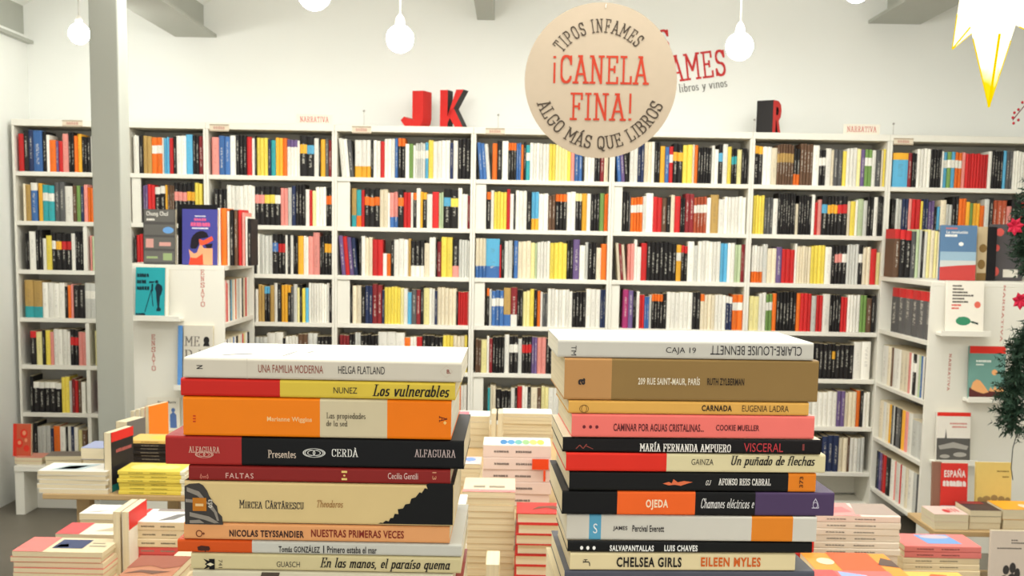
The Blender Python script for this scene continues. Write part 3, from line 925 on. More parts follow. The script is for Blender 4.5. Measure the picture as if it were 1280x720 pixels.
wl = 'gondola right of the grey column'
side_books('C:14 D:16 W:20 P:14 R:12h200 W:24 G:10 S:12 C:22 W:18 O:12 W:20 L:26 W:24 K:18 C:26 R:18 W:30', GLX1 - .02, GL_Y + .03, YF - .04, GLS[0], GLZ - .024, math.pi / 2, wl, 'top')
side_books('R:16 K:14 G:14 W:16 K:12 W:24 L:20 C:20 B:16 W:22 K:30 C:24 W:26 R:16 y:24 W:30 K:26', GLX1 - .02, GL_Y + .03, YF - .04, GLS[1], GLS[0] - .022, math.pi / 2, wl, 'second')
wr = 'gondola beside the garland'
side_books('G^R:52h242 G^R:54h242 G^R:52h242 G^R:56h242 G^R:54h242 G^R:58h242', GRX0 + .02, GR_Y + .03, YF - .16, GRS[0], GRZ - .024, -math.pi / 2, wr, 'top')
side_books('X:12 X:12 K:10 W:16 B:14 e:18 W:18 K/W:30 W:14 P:20 C:34 C:34 W:36 W:30 M:18 C:34 W:50', GRX0 + .02, GR_Y + .03, YF - .05, GRS[1], GRS[0] - .022, -math.pi / 2, wr, 'second')
side_books('L:60h190 L:60h190 W:36 P:30 A:30 K:14 G:40 K:14 L:14 G:20 A:22 C:34 W:30 C:40', GRX0 + .02, GR_Y + .03, YF - .05, GRS[2], GRS[1] - .022, -math.pi / 2, wr, 'third')
side_books('L:40 G:14 L:36 W:50 C:30 W:40 R:8 W:50 P:10 W:50 K:50 R:30 D:14 V:30 N:20 K:14', GRX0 + .02, GR_Y + .03, YF - .05, GRS[3], GRS[2] - .022, -math.pi / 2, wr, 'lowest')

# ---- vertical red lettering on the end panels (section names)
RED = C_((204, 112, 98)); REDS = C_((200, 60, 52)); INK = C_((40, 36, 36))


def stacked(name, s, px, y0, y1, Y, wpx, label, rot=0, col=None):
    a = P(px, y0, Y); b = P(px, y1, Y); w_ = wpx * Y / 1500
    e = empty(name, (a.x, Y, (a.z + b.z) / 2), label, 'lettering')
    H = a.z - b.z; polys = []
    if rot == 0:
        st = H / len(s)
        for i, ch in enumerate(s):
            if ch != ' ':
                polys += fit(text_polys(ch, 'slab'), -w_ / 2, H / 2 - st * i - st * .8, w_ / 2, H / 2 - st * i)
    else:
        polys = fit(text_polys(s, 'slab'), -w_ / 2, -H / 2, w_ / 2, H / 2, rot)
    flat('lettering', polys, -.0009, col or RED, e)
    return e


stacked('section_lettering', 'ENSAYO', 253, 337, 385, GL_Y, 5, 'red stacked letters ENSAYO beside the teal display book')
stacked('section_lettering', 'ENSAYO', 191.5, 418, 465, GL_Y, 5, 'red stacked letters ENSAYO below the teal display book')
stacked('section_lettering', 'NARRATIVA', 1256, 356, 428, GR_Y, 2.6, 'thin red vertical lettering NARRATIVA right of the fish cover book', 3)
stacked('section_lettering', 'NARRATIVA', 1188, 442, 489, GR_Y, 3, 'thin red vertical lettering NARRATIVA below the fish cover book', 3)


def ledge(px0, px1, py, Y, label, depth=.075):
    a, b = P(px0, py, Y - depth), P(px1, py, Y - depth)
    e = empty('display_ledge', ((a.x + b.x) / 2, Y, a.z), label, 'ledge', 'display ledges on the end panels')
    h = (b.x - a.x) / 2
    MB().box(-h, h, -depth, -.0005, -.016, 0).build('ledge_board', WOODW, e, .002)
    MB().box(-h, h, -depth - .006, -depth - .0003, -.016, .012).build('front_lip', WOODW, e, .001)
    return a.z


Yl, Yr = GL_Y - .05, GR_Y - .05
z = ledge(166, 225, 397, GL_Y, 'white ledge under the teal display book')
o, W, H = face_book(168, 205, 335, 394, Yl, .016, (44, 160, 168), 'teal paperback with a walking figure, on a ledge beside the column', z, .12)
face_art(o, W, H, .016, 'title_lettering', scribble(.05, .80, .46, .88, 5) + scribble(.05, .67, .37, .75, 4) + scribble(.05, .54, .48, .62, 5) + scribble(.03, .02, .36, .08, 4), (22, 50, 60))
fig = [[(.72, .12), (.86, .12), (.88, .17), (.82, .2), (.84, .42), (.88, .46), (.92, .56), (.9, .63), (.78, .68), (.7, .66), (.66, .58), (.7, .5), (.72, .36), (.76, .2), (.72, .16)], disc(.72, .71, .06, .035),
       [(.46, .68), (.62, .69), (.66, .72), (.46, .72)], [(.54, .67), (.6, .67), (.6, .52), (.54, .52)], [(.55, .54), (.35, .1), (.32, .1), (.53, .56)], [(.56, .54), (.62, .22), (.59, .22), (.54, .5)]]
face_art(o, W, H, .016, 'cover_picture', fig, (24, 48, 60))
o, W, H = face_book(205.5, 209.5, 337, 394, Yl + .004, .014, (236, 234, 222), 'white paperback slightly showing behind the teal display book', z, .12)
z = ledge(217, 266, 484, GL_Y, 'white ledge under the grey display book with large capitals')
o, W, H = face_book(228, 265, 408, 482, Yl, .02, (206, 200, 186), 'grey display book with large capitals, behind the top of the orange stack', z, .1)
face_art(o, W, H, .02, 'title_lettering', fit(text_polys('ME', 'serif'), .04, .66, .55, .82) + fit(text_polys("D", 'serif'), .04, .44, .3, .6) + fit(text_polys("J", 'serif'), .45, .44, .6, .6), (110, 104, 98))
face_art(o, W, H, .02, 'cover_picture', [disc(.78, .76, .1, .06), [(.66, .66), (.9, .66), (.84, .74), (.72, .74)]], (36, 34, 34))
o, W, H = face_book(221, 227, 408, 482, Yl + .006, .02, (96, 150, 214), 'blue paperback edge standing left of the grey display book', z, .1)
z = ledge(178, 232, 541, GL_Y, 'white lowest ledge behind the orange books')
o, W, H = face_book(183, 224, 498, 539, Yl, .016, (226, 220, 204), 'pale display book with a small blue figure, behind the orange books', z, .1)
face_art(o, W, H, .016, 'title_lettering', fit(text_polys('Roger Barris', 'bold'), .33, .82, .88, .9), (60, 56, 56))
face_art(o, W, H, .016, 'cover_picture', [[(.72, .12), (.92, .12), (.9, .5), (.8, .6), (.7, .5)], disc(.8, .64, .06, .06)], (88, 116, 170))

zr = ledge(1176, 1238, 416, GR_Y, 'white ledge under the fish cover book')
o, W, H = face_book(1184, 1231, 352, 414, Yr, .018, (240, 234, 220), 'white display book with a green fish on its cover', zr, .1)
tl = []
for k, wd in enumerate((.24, .3, .4, .56, .32, .42)):
    tl += scribble(.16, .885 - .062 * k, .16 + wd, .92 - .062 * k, 3 + int(wd * 10), k)
face_art(o, W, H, .018, 'title_lettering', tl, (96, 90, 82))
face_art(o, W, H, .018, 'author_lettering', scribble(.14, .51, .4, .545, 5) + scribble(.14, .45, .34, .485, 4), (226, 96, 84))
face_art(o, W, H, .018, 'cover_picture', [disc(.46, .22, .2, .085), [(.6, .22), (.74, .17), (.74, .22)], disc(.36, .25, .05, .05)], (62, 140, 104))
face_art(o, W, H, .018, 'fish_tail', [[(.66, .2), (.86, .15), (.86, .19), (.7, .22)]], (50, 66, 60), .0003)
face_art(o, W, H, .018, 'round_sticker', [disc(.83, .54, .085, .065)], (228, 110, 92))
zr = ledge(1210, 1262, 499, GR_Y, 'white ledge under the red topped landscape cover book')
o, W, H = face_book(1213, 1258, 434, 497, Yr, .022, (112, 156, 146), 'display book with a red top band and teal landscape, touching the garland', zr, .1)
face_art(o, W, H, .022, 'red_band', [rect(0, .86, 1, 1.0)], (222, 52, 40))
face_art(o, W, H, .022, 'cover_picture', [[(0, 0), (1, 0), (1, .1), (0, .2)]], (92, 46, 44))
face_art(o, W, H, .022, 'cover_picture', [[(.05, .18), (.1, .3), (.2, .36), (.3, .34), (.4, .26), (.55, .12), (.4, .09), (.2, .13)], disc(.7, .5, .08, .055), [(.55, .14), (.6, .22), (.66, .16), (.72, .24), (.78, .17), (.85, .22), (.98, .2), (.98, .12)]], (232, 170, 112), .0003)
face_art(o, W, H, .022, 'title_lettering', scribble(.18, .69, .6, .735, 7) + scribble(.18, .63, .4, .66, 4), (226, 234, 226))
o, W, H = face_book(1172, 1214, 517, 576, Yr, .02, (232, 226, 214), 'display book with a red top band over a black and white photograph', None, .1)
ledge(1168, 1222, 577.5, GR_Y, 'white ledge under the black and white photograph book')
face_art(o, W, H, .02, 'red_band', [rect(0, .92, 1, 1.0)], (222, 52, 40))
face_art(o, W, H, .02, 'cover_picture', [rect(0, 0, 1, .46), [(.24, .46), (.27, .66), (.3, .46)]], (92, 90, 86))
face_art(o, W, H, .02, 'cover_picture', [[(.05, .3), (.5, .38), (.95, .3), (.9, .22), (.5, .26), (.1, .22)], disc(.7, .12, .2, .05), disc(.25, .08, .15, .04)], (168, 164, 156), .0003)
face_art(o, W, H, .02, 'title_lettering', scribble(.38, .75, .9, .785, 8) + scribble(.45, .68, .9, .715, 6), (206, 140, 130))

# ---- on top of the left gondola
Yt = GL_Y + .06
o, W, H = face_book(178.5, 218.5, 262, 326, Yt, .03, (84, 82, 80), 'grey display book with a four strip cover, standing on the gondola beside the column', GLZ, .06)
face_art(o, W, H, .03, 'cover_picture', [rect(.03, .77, .97, .99), rect(.03, .53, .97, .72), rect(.03, .28, .97, .49), rect(.03, .04, .97, .24)], (104, 102, 98))
face_art(o, W, H, .03, 'title_lettering', fit(text_polys('Chung Chul', 'serifb'), .1, .86, .78, .96) + scribble(.1, .79, .36, .83, 4), (222, 218, 208), .0003)
face_art(o, W, H, .03, 'strip_picture', [disc(.78, .62, .17, .06)], (110, 160, 214), .0003)
face_art(o, W, H, .03, 'strip_picture', [rect(.08, .3, .32, .46), rect(.5, .33, .86, .4)], (214, 160, 150), .0003)
face_art(o, W, H, .03, 'strip_picture', [rect(.62, .07, .9, .2), rect(.1, .1, .45, .14)], (150, 168, 120), .0003)
o, W, H = face_book(221.5, 270, 256, 326, Yt + .05, .016, (24, 24, 26), 'large black book standing behind the violet display book', GLZ, .06, hard=True)
o, W, H = face_book(227, 271.5, 262, 327, Yt - .01, .03, (74, 74, 150), 'violet display book with a woman biting into an orange form, on the gondola', GLZ, .06)
face_art(o, W, H, .03, 'body_picture', [[(.19, .28), (.23, .13), (.19, 0), (.86, 0), (.86, .3), (.62, .3), (.56, .35), (.5, .36), (.42, .22), (.34, .2), (.26, .24)]], (240, 168, 124))
face_art(o, W, H, .03, 'dress_picture', [[(.19, 0), (.23, .13), (.4, .12), (.58, .2), (.6, 0)]], (228, 76, 50), .0002)
face_art(o, W, H, .03, 'face_picture', [[(.46, .47), (.6, .44), (.84, .52), (.88, .45), (.7, .38), (.56, .35), (.5, .36)]], (236, 92, 62), .0003)
face_art(o, W, H, .03, 'hair_picture', [[(.23, .32), (.26, .47), (.31, .53), (.4, .58), (.5, .61), (.59, .61), (.7, .58), (.74, .52), (.74, .5), (.59, .48), (.48, .47), (.48, .38), (.44, .33), (.4, .29), (.26, .29)], [(.64, .37), (.76, .38), (.86, .39), (.84, .32), (.77, .3), (.7, .3)]], (34, 28, 38), .0005)
face_art(o, W, H, .03, 'title_lettering', scribble(.34, .79, .68, .84, 5) + scribble(.24, .69, .8, .765, 7), (214, 96, 140))
face_art(o, W, H, .03, 'author_lettering', scribble(.36, .865, .66, .885, 6) + scribble(.28, .645, .74, .67, 9), (230, 228, 236))
# spines on the right edge of the top
spec = [('W', 272.5, 275.5, 290), ('O', 276, 283, 290), ('W', 283.5, 287, 276), ('K', 287.5, 292, 284), ('M', 292.5, 297, 280), ('R', 297.5, 302, 284), ('P', 302.5, 306, 270), ('W', 306.5, 309, 250), ('K', 309.5, 313.5, 240)]
for q, (c, a, b, h) in enumerate(spec):
    yq = GL_Y + .10 + .004 * (q % 3)
    xa, xb = P(a, 326, GL_Y + .10).x, P(b, 326, GL_Y + .10).x
    mb, uvs = MB(), []
    spine_book(mb, uvs, xb - xa - .001, h / 1000, .17, c, None, None, Matrix())
    o = finish_books('shelf_book', mb, uvs)
    o.location = ((xa + xb) / 2, yq, GLZ + .0006)
    tag(o, '%s book, %s right of the violet display book on the gondola top' % (words_of(dict(code=c, sep=None)), ordinal(q + 1)), 'book', 'books beside the violet display book')

# ---- on top of the right gondola: a row of spines, then books standing face out
spec = [('M', '^', 'R', 1106, 1113), ('K', '^', 'R', 1113, 1120), ('K', '^', 'R', 1120, 1127), ('G', None, None, 1127, 1133), ('e', None, None, 1133, 1137), ('L', None, None, 1137, 1140), ('K', None, None, 1140, 1143),
        ('W', None, None, 1143, 1147), ('y', None, None, 1147, 1151), ('C', None, None, 1151, 1156), ('y', None, None, 1156, 1160), ('C', None, None, 1160, 1166), ('G', None, None, 1166, 1169), ('W', None, None, 1169, 1174), ('D', None, None, 1174, 1178)]
for q, (c, sep, c2, a, b) in enumerate(spec):
    yq = YF - .24
    xa, xb = max(P(a, 344, yq).x, GRX0 + .002), P(b, 344, yq).x
    xa, xb = P(a, 344, yq).x + .045, P(b, 344, yq).x + .045
    mb, uvs = MB(), []
    spine_book(mb, uvs, xb - xa - .001, .262 - .004 * (q % 4), .17, c, sep, c2, Matrix())
    o = finish_books('shelf_book', mb, uvs)
    o.location = ((xa + xb) / 2, yq, GRZ + .0006)
    tag(o, '%s book, %s from left on top of the gondola beside the garland' % (words_of(dict(code=c, sep=sep, c2=c2)), ordinal(q + 1)), 'book', 'books standing on the gondola beside the garland')
Yt = GR_Y + .22
o, W, H = face_book(1176, 1221, 282, 348, Yt, .026, (92, 124, 158), 'blue display book with red dunes under a small white moon, on the gondola', GRZ, .05)
face_art(o, W, H, .026, 'cover_picture', [[(0, 0), (1, 0), (1, .29), (.5, .27), (0, .24)]], (190, 70, 66))
face_art(o, W, H, .026, 'sky_picture', [rect(0, .36, 1, .52)], (150, 178, 196))
face_art(o, W, H, .026, 'sky_picture', [[(0, .24), (.5, .27), (1, .29), (1, .36), (0, .36)]], (196, 200, 196))
face_art(o, W, H, .026, 'moon_picture', [disc(.57, .66, .07, .035)], (238, 238, 232), .0003)
face_art(o, W, H, .026, 'title_lettering', fit(text_polys('La revolución', 'bold'), .15, .85, .74, .9) + scribble(.12, .79, .46, .835, 7), (240, 238, 232))
face_art(o, W, H, .026, 'author_lettering', scribble(.13, .93, .46, .955, 7), (214, 110, 100))
o, W, H = face_book(1222, 1246, 284, 347, Yt + .05, .03, (196, 176, 140), 'tall book with stone and flower shapes, behind the blue dunes book', GRZ, .05)
face_art(o, W, H, .03, 'cover_picture', [rect(.5, 0, 1, 1)], (26, 24, 26))
face_art(o, W, H, .03, 'cover_picture', [disc(.3, .6, .2, .08), disc(.25, .3, .2, .09), rect(0, 0, .5, .14)], (132, 104, 60), .0003)
o, W, H = face_book(1238, 1280, 281, 347, Yt + .1, .03, (84, 80, 82), 'large dark grey book with red roses, partly behind the garland', GRZ, .05, hard=True)
for q_ in (disc(.28, .86, .12, .07), disc(.2, .58, .09, .06), disc(.2, .16, .1, .08)):
    face_art(o, W, H, .03, 'rose_picture', [q_], (216, 92, 84))
face_art(o, W, H, .03, 'leaf_picture', [disc(.02, .62, .1, .06), disc(.0, .46, .1, .06), disc(.02, .2, .1, .1)], (196, 168, 120))
face_art(o, W, H, .03, 'paper_label', [rect(.42, .06, .86, .2)], (222, 216, 204))

# ================================================================== tables
TOPW = mat('light_wood_board', (188, 158, 112), 0.5, 0.12, 9.0)


def table(px0, px1, y0, y1, h, label, th=.022, m_=None, shelf=None, x01=None):
    m_ = m_ or TOPW
    x0, x1 = x01 or (P(px0, 600, y0).x, P(px1, 600, y0).x)
    ox, oy = (x0 + x1) / 2, (y0 + y1) / 2
    e = empty('display_table', (ox, oy, 0), label, 'table')
    hx, hy = (x1 - x0) / 2, (y1 - y0) / 2
    MB().box(-hx, hx, -hy, hy, h - th, h).build('table_top', m_, e, .003)
    g = .045; inx, iny = min(.12, hx * .3), min(.12, hy * .3)
    for sx in (-1, 1):
        for sy in (-1, 1):
            cx, cy_ = sx * (hx - inx), sy * (hy - iny)
            MB().box(cx - g / 2, cx + g / 2, cy_ - g / 2, cy_ + g / 2, 0, h - th - .0003).build('leg', m_, e, .003)
    if shelf:
        MB().box(-hx, hx, -hy - shelf[1], hy, shelf[0] - .02, shelf[0]).build('lower_shelf', m_, e, .003)
    return e


TA = P(150, 618, 3.75).z
table(52, 300, 3.74, 5.0, TA, 'long wooden table near the grey column carrying yellow and white piles', .018)
TB = .60
table(0, 0, 2.25, 3.55, TB, 'large low display table covered with book piles, nearest the two tall stacks', x01=(-1.17, 1.22))
TC = .72
table(0, 0, 3.58, 5.3, TC, 'display table in the middle of the room behind the red pile', x01=(-.42, .30))
TF = P(1200, 663, 4.85).z
table(0, 0, 4.83, 5.17, TF, 'low wooden table in front of the gondola beside the garland', x01=(P(1166, 660, 4.85).x, P(1166, 660, 4.85).x + .75), shelf=(.13, .06))
CT = 1.10
WHT = mat('white_counter', (226, 222, 210), 0.45, 0.02, 5.0)
e = empty('counter', (0.02, 1.05, 0), 'high white counter under the two tall stacks of books', 'counter')
MB().box(-.62, .62, -.17, .21, CT - .03, CT).build('counter_top', WHT, e, .004)
MB().box(-.58, .58, -.14, .18, 0, CT - .0303).build('counter_body', WHT, e, .003)
# low base in front of the leftmost bookcase
bx0, bx1 = P(17, 583, 6.4).x, P(150, 583, 6.4).x
bz = P(40, 583, 6.4).z
e = empty('low_bench', ((bx0 + bx1) / 2, 6.6, 0), 'low white bench in front of the leftmost bookcase', 'bench')
hb = (bx1 - bx0) / 2
MB().box(-hb, hb, -.2, .195, bz - .03, bz).build('bench_top', WOODW, e, .003)
MB().box(-hb, -hb + .05, -.19, .19, 0, bz - .0303).build('side_panel', WOODW, e, .003)
MB().box(hb - .05, hb, -.19, .19, 0, bz - .0303).build('side_panel', WOODW, e, .003)
MB().box(-hb + .0503, hb - .0503, -.02, 0, 0, bz - .0303).build('back_panel', WOODW, e, .003)


# ================================================================== piles of lying books
def pile(where, px0, px1, pytop, Y, D, base, cols, side='fore', group=None, art=None, rz=0.0, hard=False, jit=.004, pages=None, t=None, segs=(), adj=None):
    """books lying one on the other; cols lists the cover colour of each from the top; the pile reaches from `base` up to the height seen at pytop"""
    a, b = P(px0, pytop, Y), P(px1, pytop, Y)
    Wd = b.x - a.x
    n = len(cols); T = ((a.z + b.z) / 2 - base) / n - .0004
    xc = (a.x + b.x) / 2
    for q, (rgb, nm) in enumerate(cols):
        k = n - 1 - q
        z = base + k * (T + .0004) + .0003
        jx, jy, jr = random.uniform(-jit, jit), random.uniform(-jit, jit), random.uniform(-.015, .015)
        if q == 0:
            jx = jy = jr = 0
        L, DD = (Wd, D) if side in ('spine', 'fore') else (D, Wd)
        if side == 'spine':
            loc = Vector((xc + jx, Y + jy, z)); r = rz
        elif side == 'fore':
            loc = Vector((xc + jx, Y + D + jy, z)); r = rz + math.pi
        else:
            loc = Vector((xc - Wd / 2 + jx, Y + D / 2 + jy, z)); r = rz - math.pi / 2   # spine on the left
        o = make_book(loc, L, DD, T, C_(rgb), '%s paperback, %s from top, %s' % (nm, ordinal(q + 1), where[4:]), group or where, segs=segs if side == 'spine' else (), pages=pages, hard=hard, rz=r + jr)
        if q == 0 and art:
            for nm_, polys, col in art:
                if side == 'fore':
                    polys = [[(1 - u, 1 - v) for u, v in p] for p in polys]
                elif side == 'head':
                    polys = [[(1 - v, u) for u, v in p] for p in polys]
                top_art(o, L, DD, T, nm_, polys, col, .0002 * art.index((nm_, polys, col)) if (nm_, polys, col) in art else .0004)
        if side == 'spine' and T > .012:
            ii = tuple(int(v * .55) for v in rgb) if sum(rgb) > 420 else (150, 140, 124)
            flat('title_lettering', scribble(-L * .34, T * .4, -L * .12, T * .58, 6, q) + scribble(-L * .02, T * .4, L * .22, T * .58, 7, q), -.0005, C_(ii), o)
    return T


CR_, WH, PK, RD = ((226, 208, 172), 'cream'), ((238, 234, 224), 'white'), ((222, 126, 120), 'pink'), ((200, 56, 50), 'red')
YL = ((226, 204, 86), 'yellow'); BK = ((44, 40, 38), 'black'); PW = ((232, 208, 196), 'pinkish white')

# --- long table near the column
pile('the white pile at the end of the table near the column', 47, 133, 589, 3.75, .14, TA, [WH] * 5, 'fore', art=[('cover_picture', [[(.14, .1), (.3, .75), (.75, .9), (.6, .2)]], (188, 204, 206)), ('cover_picture', [[(.22, .2), (.34, .6), (.62, .7), (.5, .25)]], (92, 126, 150))])
pile('the yellow pile beside the standing dark book', 147, 231, 589, 3.75, .14, TA, [YL] * 6, 'spine', segs=[(.93, C_((226, 204, 86))), (1.0, C_((226, 222, 200)))], art=[('cover_picture', [disc(.3, .5, .2, .3), disc(.65, .5, .2, .25)], (234, 220, 130))])
pile('the teal edged pile right of the yellow pile', 233, 262, 588, 3.85, .14, TA, [((120, 170, 160), 'teal'), ((206, 214, 190), 'pale green'), ((120, 170, 160), 'teal')], 'fore')
pile('the black pile behind the yellow books', 160, 262, 551, 4.25, .14, TA, [((226, 190, 110), 'ochre')] + [BK] * 6, 'spine', art=[('cover_picture', [disc(.5, .5, .3, .4)], (238, 196, 84)), ('cover_picture', [disc(.75, .4, .12, .3)], (226, 226, 210))])
pile('the pile of two between the column and the white pile', 101, 132, 560, 3.92, .14, TA, [((152, 160, 190), 'blue grey'), CR_, CR_], 'fore')


def fore_book(px0, px1, pt, pb, Y, D, rgb, label, base, rz=0.0, cover_art=None, top_rgb=None, pages=None, hard=False):
    a, b = P(px0, pb, Y), P(px1, pb, Y)
    T = b.x - a.x; H = P(px0, pt, Y).z - base
    loc = Vector((a.x, Y + D, base + H / 2 + .0005))
    M_ = Matrix.Translation(Vector((a.x, Y, 0))) @ Matrix.Rotation(rz, 4, 'Z') @ Matrix.Translation(-Vector((a.x, Y, 0)))
    loc = M_ @ loc
    o = make_book(loc, H, D, T, C_(rgb), label, 'books standing on edge on the tables', rot=FORE, rz=rz, pages=pages, hard=hard)
    for nm, polys, col in cover_art or []:
        # u from the fore edge (near) to the spine, v up
        flat(nm, [[(-H / 2 + v * H, D - u * D) for u, v in p] for p in polys], T + .0004, C_(col), o, 'xy')
    return o


fore_book(131, 141, 541, 613, 3.78, .15, (40, 38, 42), 'dark book with red top standing on edge between white and yellow piles', TA, -.16,
          [('red_band', [rect(0, .84, 1, 1)], (222, 48, 44)), ('teal_band', [rect(0, 0, 1, .12)], (40, 140, 140)), ('title_lettering', scribble(.2, .64, .9, .70, 8), (170, 90, 90))])
fore_book(145, 161, 527, 560, 4.5, .14, (112, 110, 108), 'grey book standing on edge behind the red topped dark book', TA, -.2)
for q in range(4):
    fore_book(164 + q * 6, 169.4 + q * 6, 514 - q * 2, 560, 4.75, .15, [(236, 232, 220), (236, 232, 220), (232, 226, 214), (238, 132, 40)][q],
              ['white book standing on edge, first of the row behind the black pile', 'white book standing on edge, second of the row behind the black pile', 'off-white book on edge beside the orange one behind the black pile', 'orange covered book on edge at the end of the row behind the black pile'][q], TA, -.25)

# --- low bench: piles and a standing red book
bpz = bz
pile('the pile under the red picture book on the bench', 18, 52, 572, 6.45, .15, bpz, [((222, 150, 130), 'salmon'), CR_], 'fore')
pile('the cream pile right of the red picture book on the bench', 53, 96, 570, 6.45, .15, bpz, [((140, 130, 120), 'grey'), CR_], 'fore', rz=.12)
pile('the small pile on the bench beside the column', 104, 130, 562, 6.5, .15, bpz, [WH, CR_, CR_], 'fore')
zz = P(25, 571, 6.5).z
o, W, H = face_book(15.5, 38, 531, 571, 6.5, .02, (206, 92, 64), 'red and orange picture book standing on the bench at the left wall', zz, .1)
face_art(o, W, H, .02, 'cover_picture', [disc(.6, .7, .2, .14), disc(.35, .4, .2, .14), disc(.75, .25, .16, .1), rect(0, 0, .2, 1)], (224, 60, 44))
face_art(o, W, H, .02, 'cover_picture', [disc(.62, .72, .1, .07), disc(.36, .42, .1, .06), disc(.72, .5, .08, .06)], (232, 150, 110), .0003)

# --- nearest table, left part
pile('the front left pile with a night photograph cover', 15, 128, 690, 2.88, .14, TB, [CR_] + [((222, 126, 112), 'pink edged'), CR_] * 5 + [CR_], 'fore', jit=.005,
     art=[('cover_picture', [rect(0, 0, .33, 1)], (228, 124, 116)), ('night_photograph', [rect(.38, .25, .72, .85)], (60, 70, 104)), ('night_photograph', [[(.4, .3), (.55, .35), (.5, .55), (.42, .5)]], (190, 170, 160)), ('title_lettering', [rect(.76, .4, .95, .46), rect(.76, .6, .9, .65)], (150, 140, 120))])
pile('the pink covered pile behind the night photograph pile', 69, 143, 668, 3.22, .13, TB, [((236, 226, 200), 'pink and cream'), CR_, CR_, CR_, CR_, CR_], 'fore', art=[('cover_picture', [rect(0, 0, .4, 1)], (222, 88, 88)), ('cover_picture', [[(.6, .3), (.9, .3), (.85, .7)]], (196, 180, 150))])
pile('the white covered pile farthest back on the nearest table', 99, 144, 642, 3.42, .12, TB, [WH, CR_, CR_, CR_, CR_, CR_, CR_], 'fore', art=[('cover_picture', [[(.1, .15), (.5, .2), (.8, .6), (.6, .3)]], (150, 140, 130))])
fore_book(142.5, 151, 640, 700, 2.98, .15, (226, 210, 180), 'cream book standing on edge, left of a pair among the front left piles', TB, .0)
fore_book(153.5, 162, 640, 700, 2.98, .15, (236, 230, 216), 'red topped book standing on edge, right of a pair among the front left piles', TB, .0, [('red_band', [rect(0, .8, 1, 1)], (222, 52, 46))])
pile('the pile with two pink spines beside the left stack', 164, 240, 653, 3.05, .15, TB, [CR_, CR_, CR_, ((222, 96, 92), 'pink'), ((222, 96, 92), 'pink')] + [CR_] * 4, 'spine',
     art=[('cover_picture', [rect(0, .0, 1, 1)], (238, 236, 228)), ('cover_picture', [rect(0, .1, .08, 1)], (222, 56, 50)), ('cover_picture', [[(.4, .1), (.6, .6), (.8, .7), (.66, .2)]], (120, 118, 116)), ('cover_picture', [rect(.2, .82, 1, 1)], (150, 138, 130))])
pile('the desert picture pile at the lower edge', 138, 206, 728, 2.44, .21, TB, [((176, 116, 84), 'brown picture')] + [CR_] * 12, 'head',
     art=[('desert_picture', [[(0, .5), (.4, .62), (.7, .5), (1, .6), (1, 1), (0, 1)]], (150, 84, 62)), ('desert_picture', [[(.05, .3), (.35, .36), (.6, .3), (.9, .4), (.6, .42), (.3, .44)]], (108, 74, 56)), ('desert_picture', [[(.1, .05), (.5, .12), (.9, .06), (.7, .22), (.3, .2)]], (216, 160, 116))])
pile('the small cream pile close to the left stack', 216, 250, 696, 2.75, .14, TB, [CR_, CR_, ((190, 70, 52), 'red'), CR_, CR_, CR_, CR_, CR_, CR_], 'fore')

# --- middle of the nearest table
pile('the tall cream pile between the two stacks', 578, 644, 615, 3.3, .2, TB, [((226, 204, 176), 'pink edged')] + [((218, 196, 156), 'cream')] * 12, 'head', jit=.003,
     art=[('pink_edge', [rect(0, 0, 1, .16)], (234, 140, 136)), ('cover_picture', [rect(.2, .3, .42, .42), rect(.5, .3, .8, .42)], (150, 140, 120))])
pile('the red pile left of the right stack', 646, 740, 642, 3.2, .14, TB, [RD] * 7, 'fore', hard=True, jit=.005, art=[('ink_drawing', [[(.2, .3), (.3, .6), (.5, .7), (.6, .5), (.55, .3), (.4, .5)]], (120, 70, 50))])
pile('the white pile half behind the left stack', 540, 582, 632, 3.0, .14, TB, [WH] * 8, 'fore', pages=PAPERW)
fore_book(607, 624, 706, 720, 2.6, .12, (232, 214, 170), 'single cream book standing on edge before the tall cream pile', TB, 0)
# --- middle table behind
sg = [(.78, C_((232, 208, 196))), (1.0, C_((232, 208, 196)))]
pile('the thick pinkish pile in the middle', 604, 689, 557, 3.66, .15, TC, [PW] * 5, 'spine', jit=.003,
     art=[('cover_picture', [rect(0, 0, 1, 1)], (242, 240, 228))] + [('oval_picture', [disc(.3 + .11 * k, .4, .055, .3)], [(64, 132, 190), (84, 150, 200), (110, 176, 170), (150, 190, 130), (196, 206, 110), (220, 210, 90)][k]) for k in range(6)])
for a_, b_, y0_, y1_ in ((665, 686, 574, 587), (679, 682, 588, 602)):
    p0, p1 = P(a_, y1_, 3.648), P(b_, y0_, 3.648)
    e = empty('price_tag', ((p0.x + p1.x) / 2, 3.648, p0.z), 'bright orange tag on the thick pinkish pile' if a_ == 665 else 'narrow orange tag under the wider one on the pinkish pile', 'tag', None)
    MB().box(p0.x - e.location.x, p1.x - e.location.x, 0, .0015, 0, p1.z - p0.z).build('tag_card', C_((230, 74, 30)), e)
pile('the cream pile farthest back in the middle', 628, 690, 517, 4.95, .15, TC, [WH] + [CR_] * 6, 'fore')
pile('the wide cream pile behind the orange stack book', 560, 612, 520, 4.7, .15, TC, [WH, CR_, CR_, CR_, CR_], 'fore', art=[('cover_picture', [rect(.2, .2, .5, .8)], (226, 120, 130))])
for q in range(2):
    fore_book(614 + q * 8, 620 + q * 8, 517, 541, 4.55, .13, (230, 216, 184), ['cream book on edge, left of a pair behind the pinkish pile', 'cream book on edge, right of a pair behind the pinkish pile'][q], TC)
pile('the grey striped pile at the corner of the orange book', 560, 579, 524, 4.2, .14, TC, [((150, 150, 150), 'grey')] * 8, 'spine')
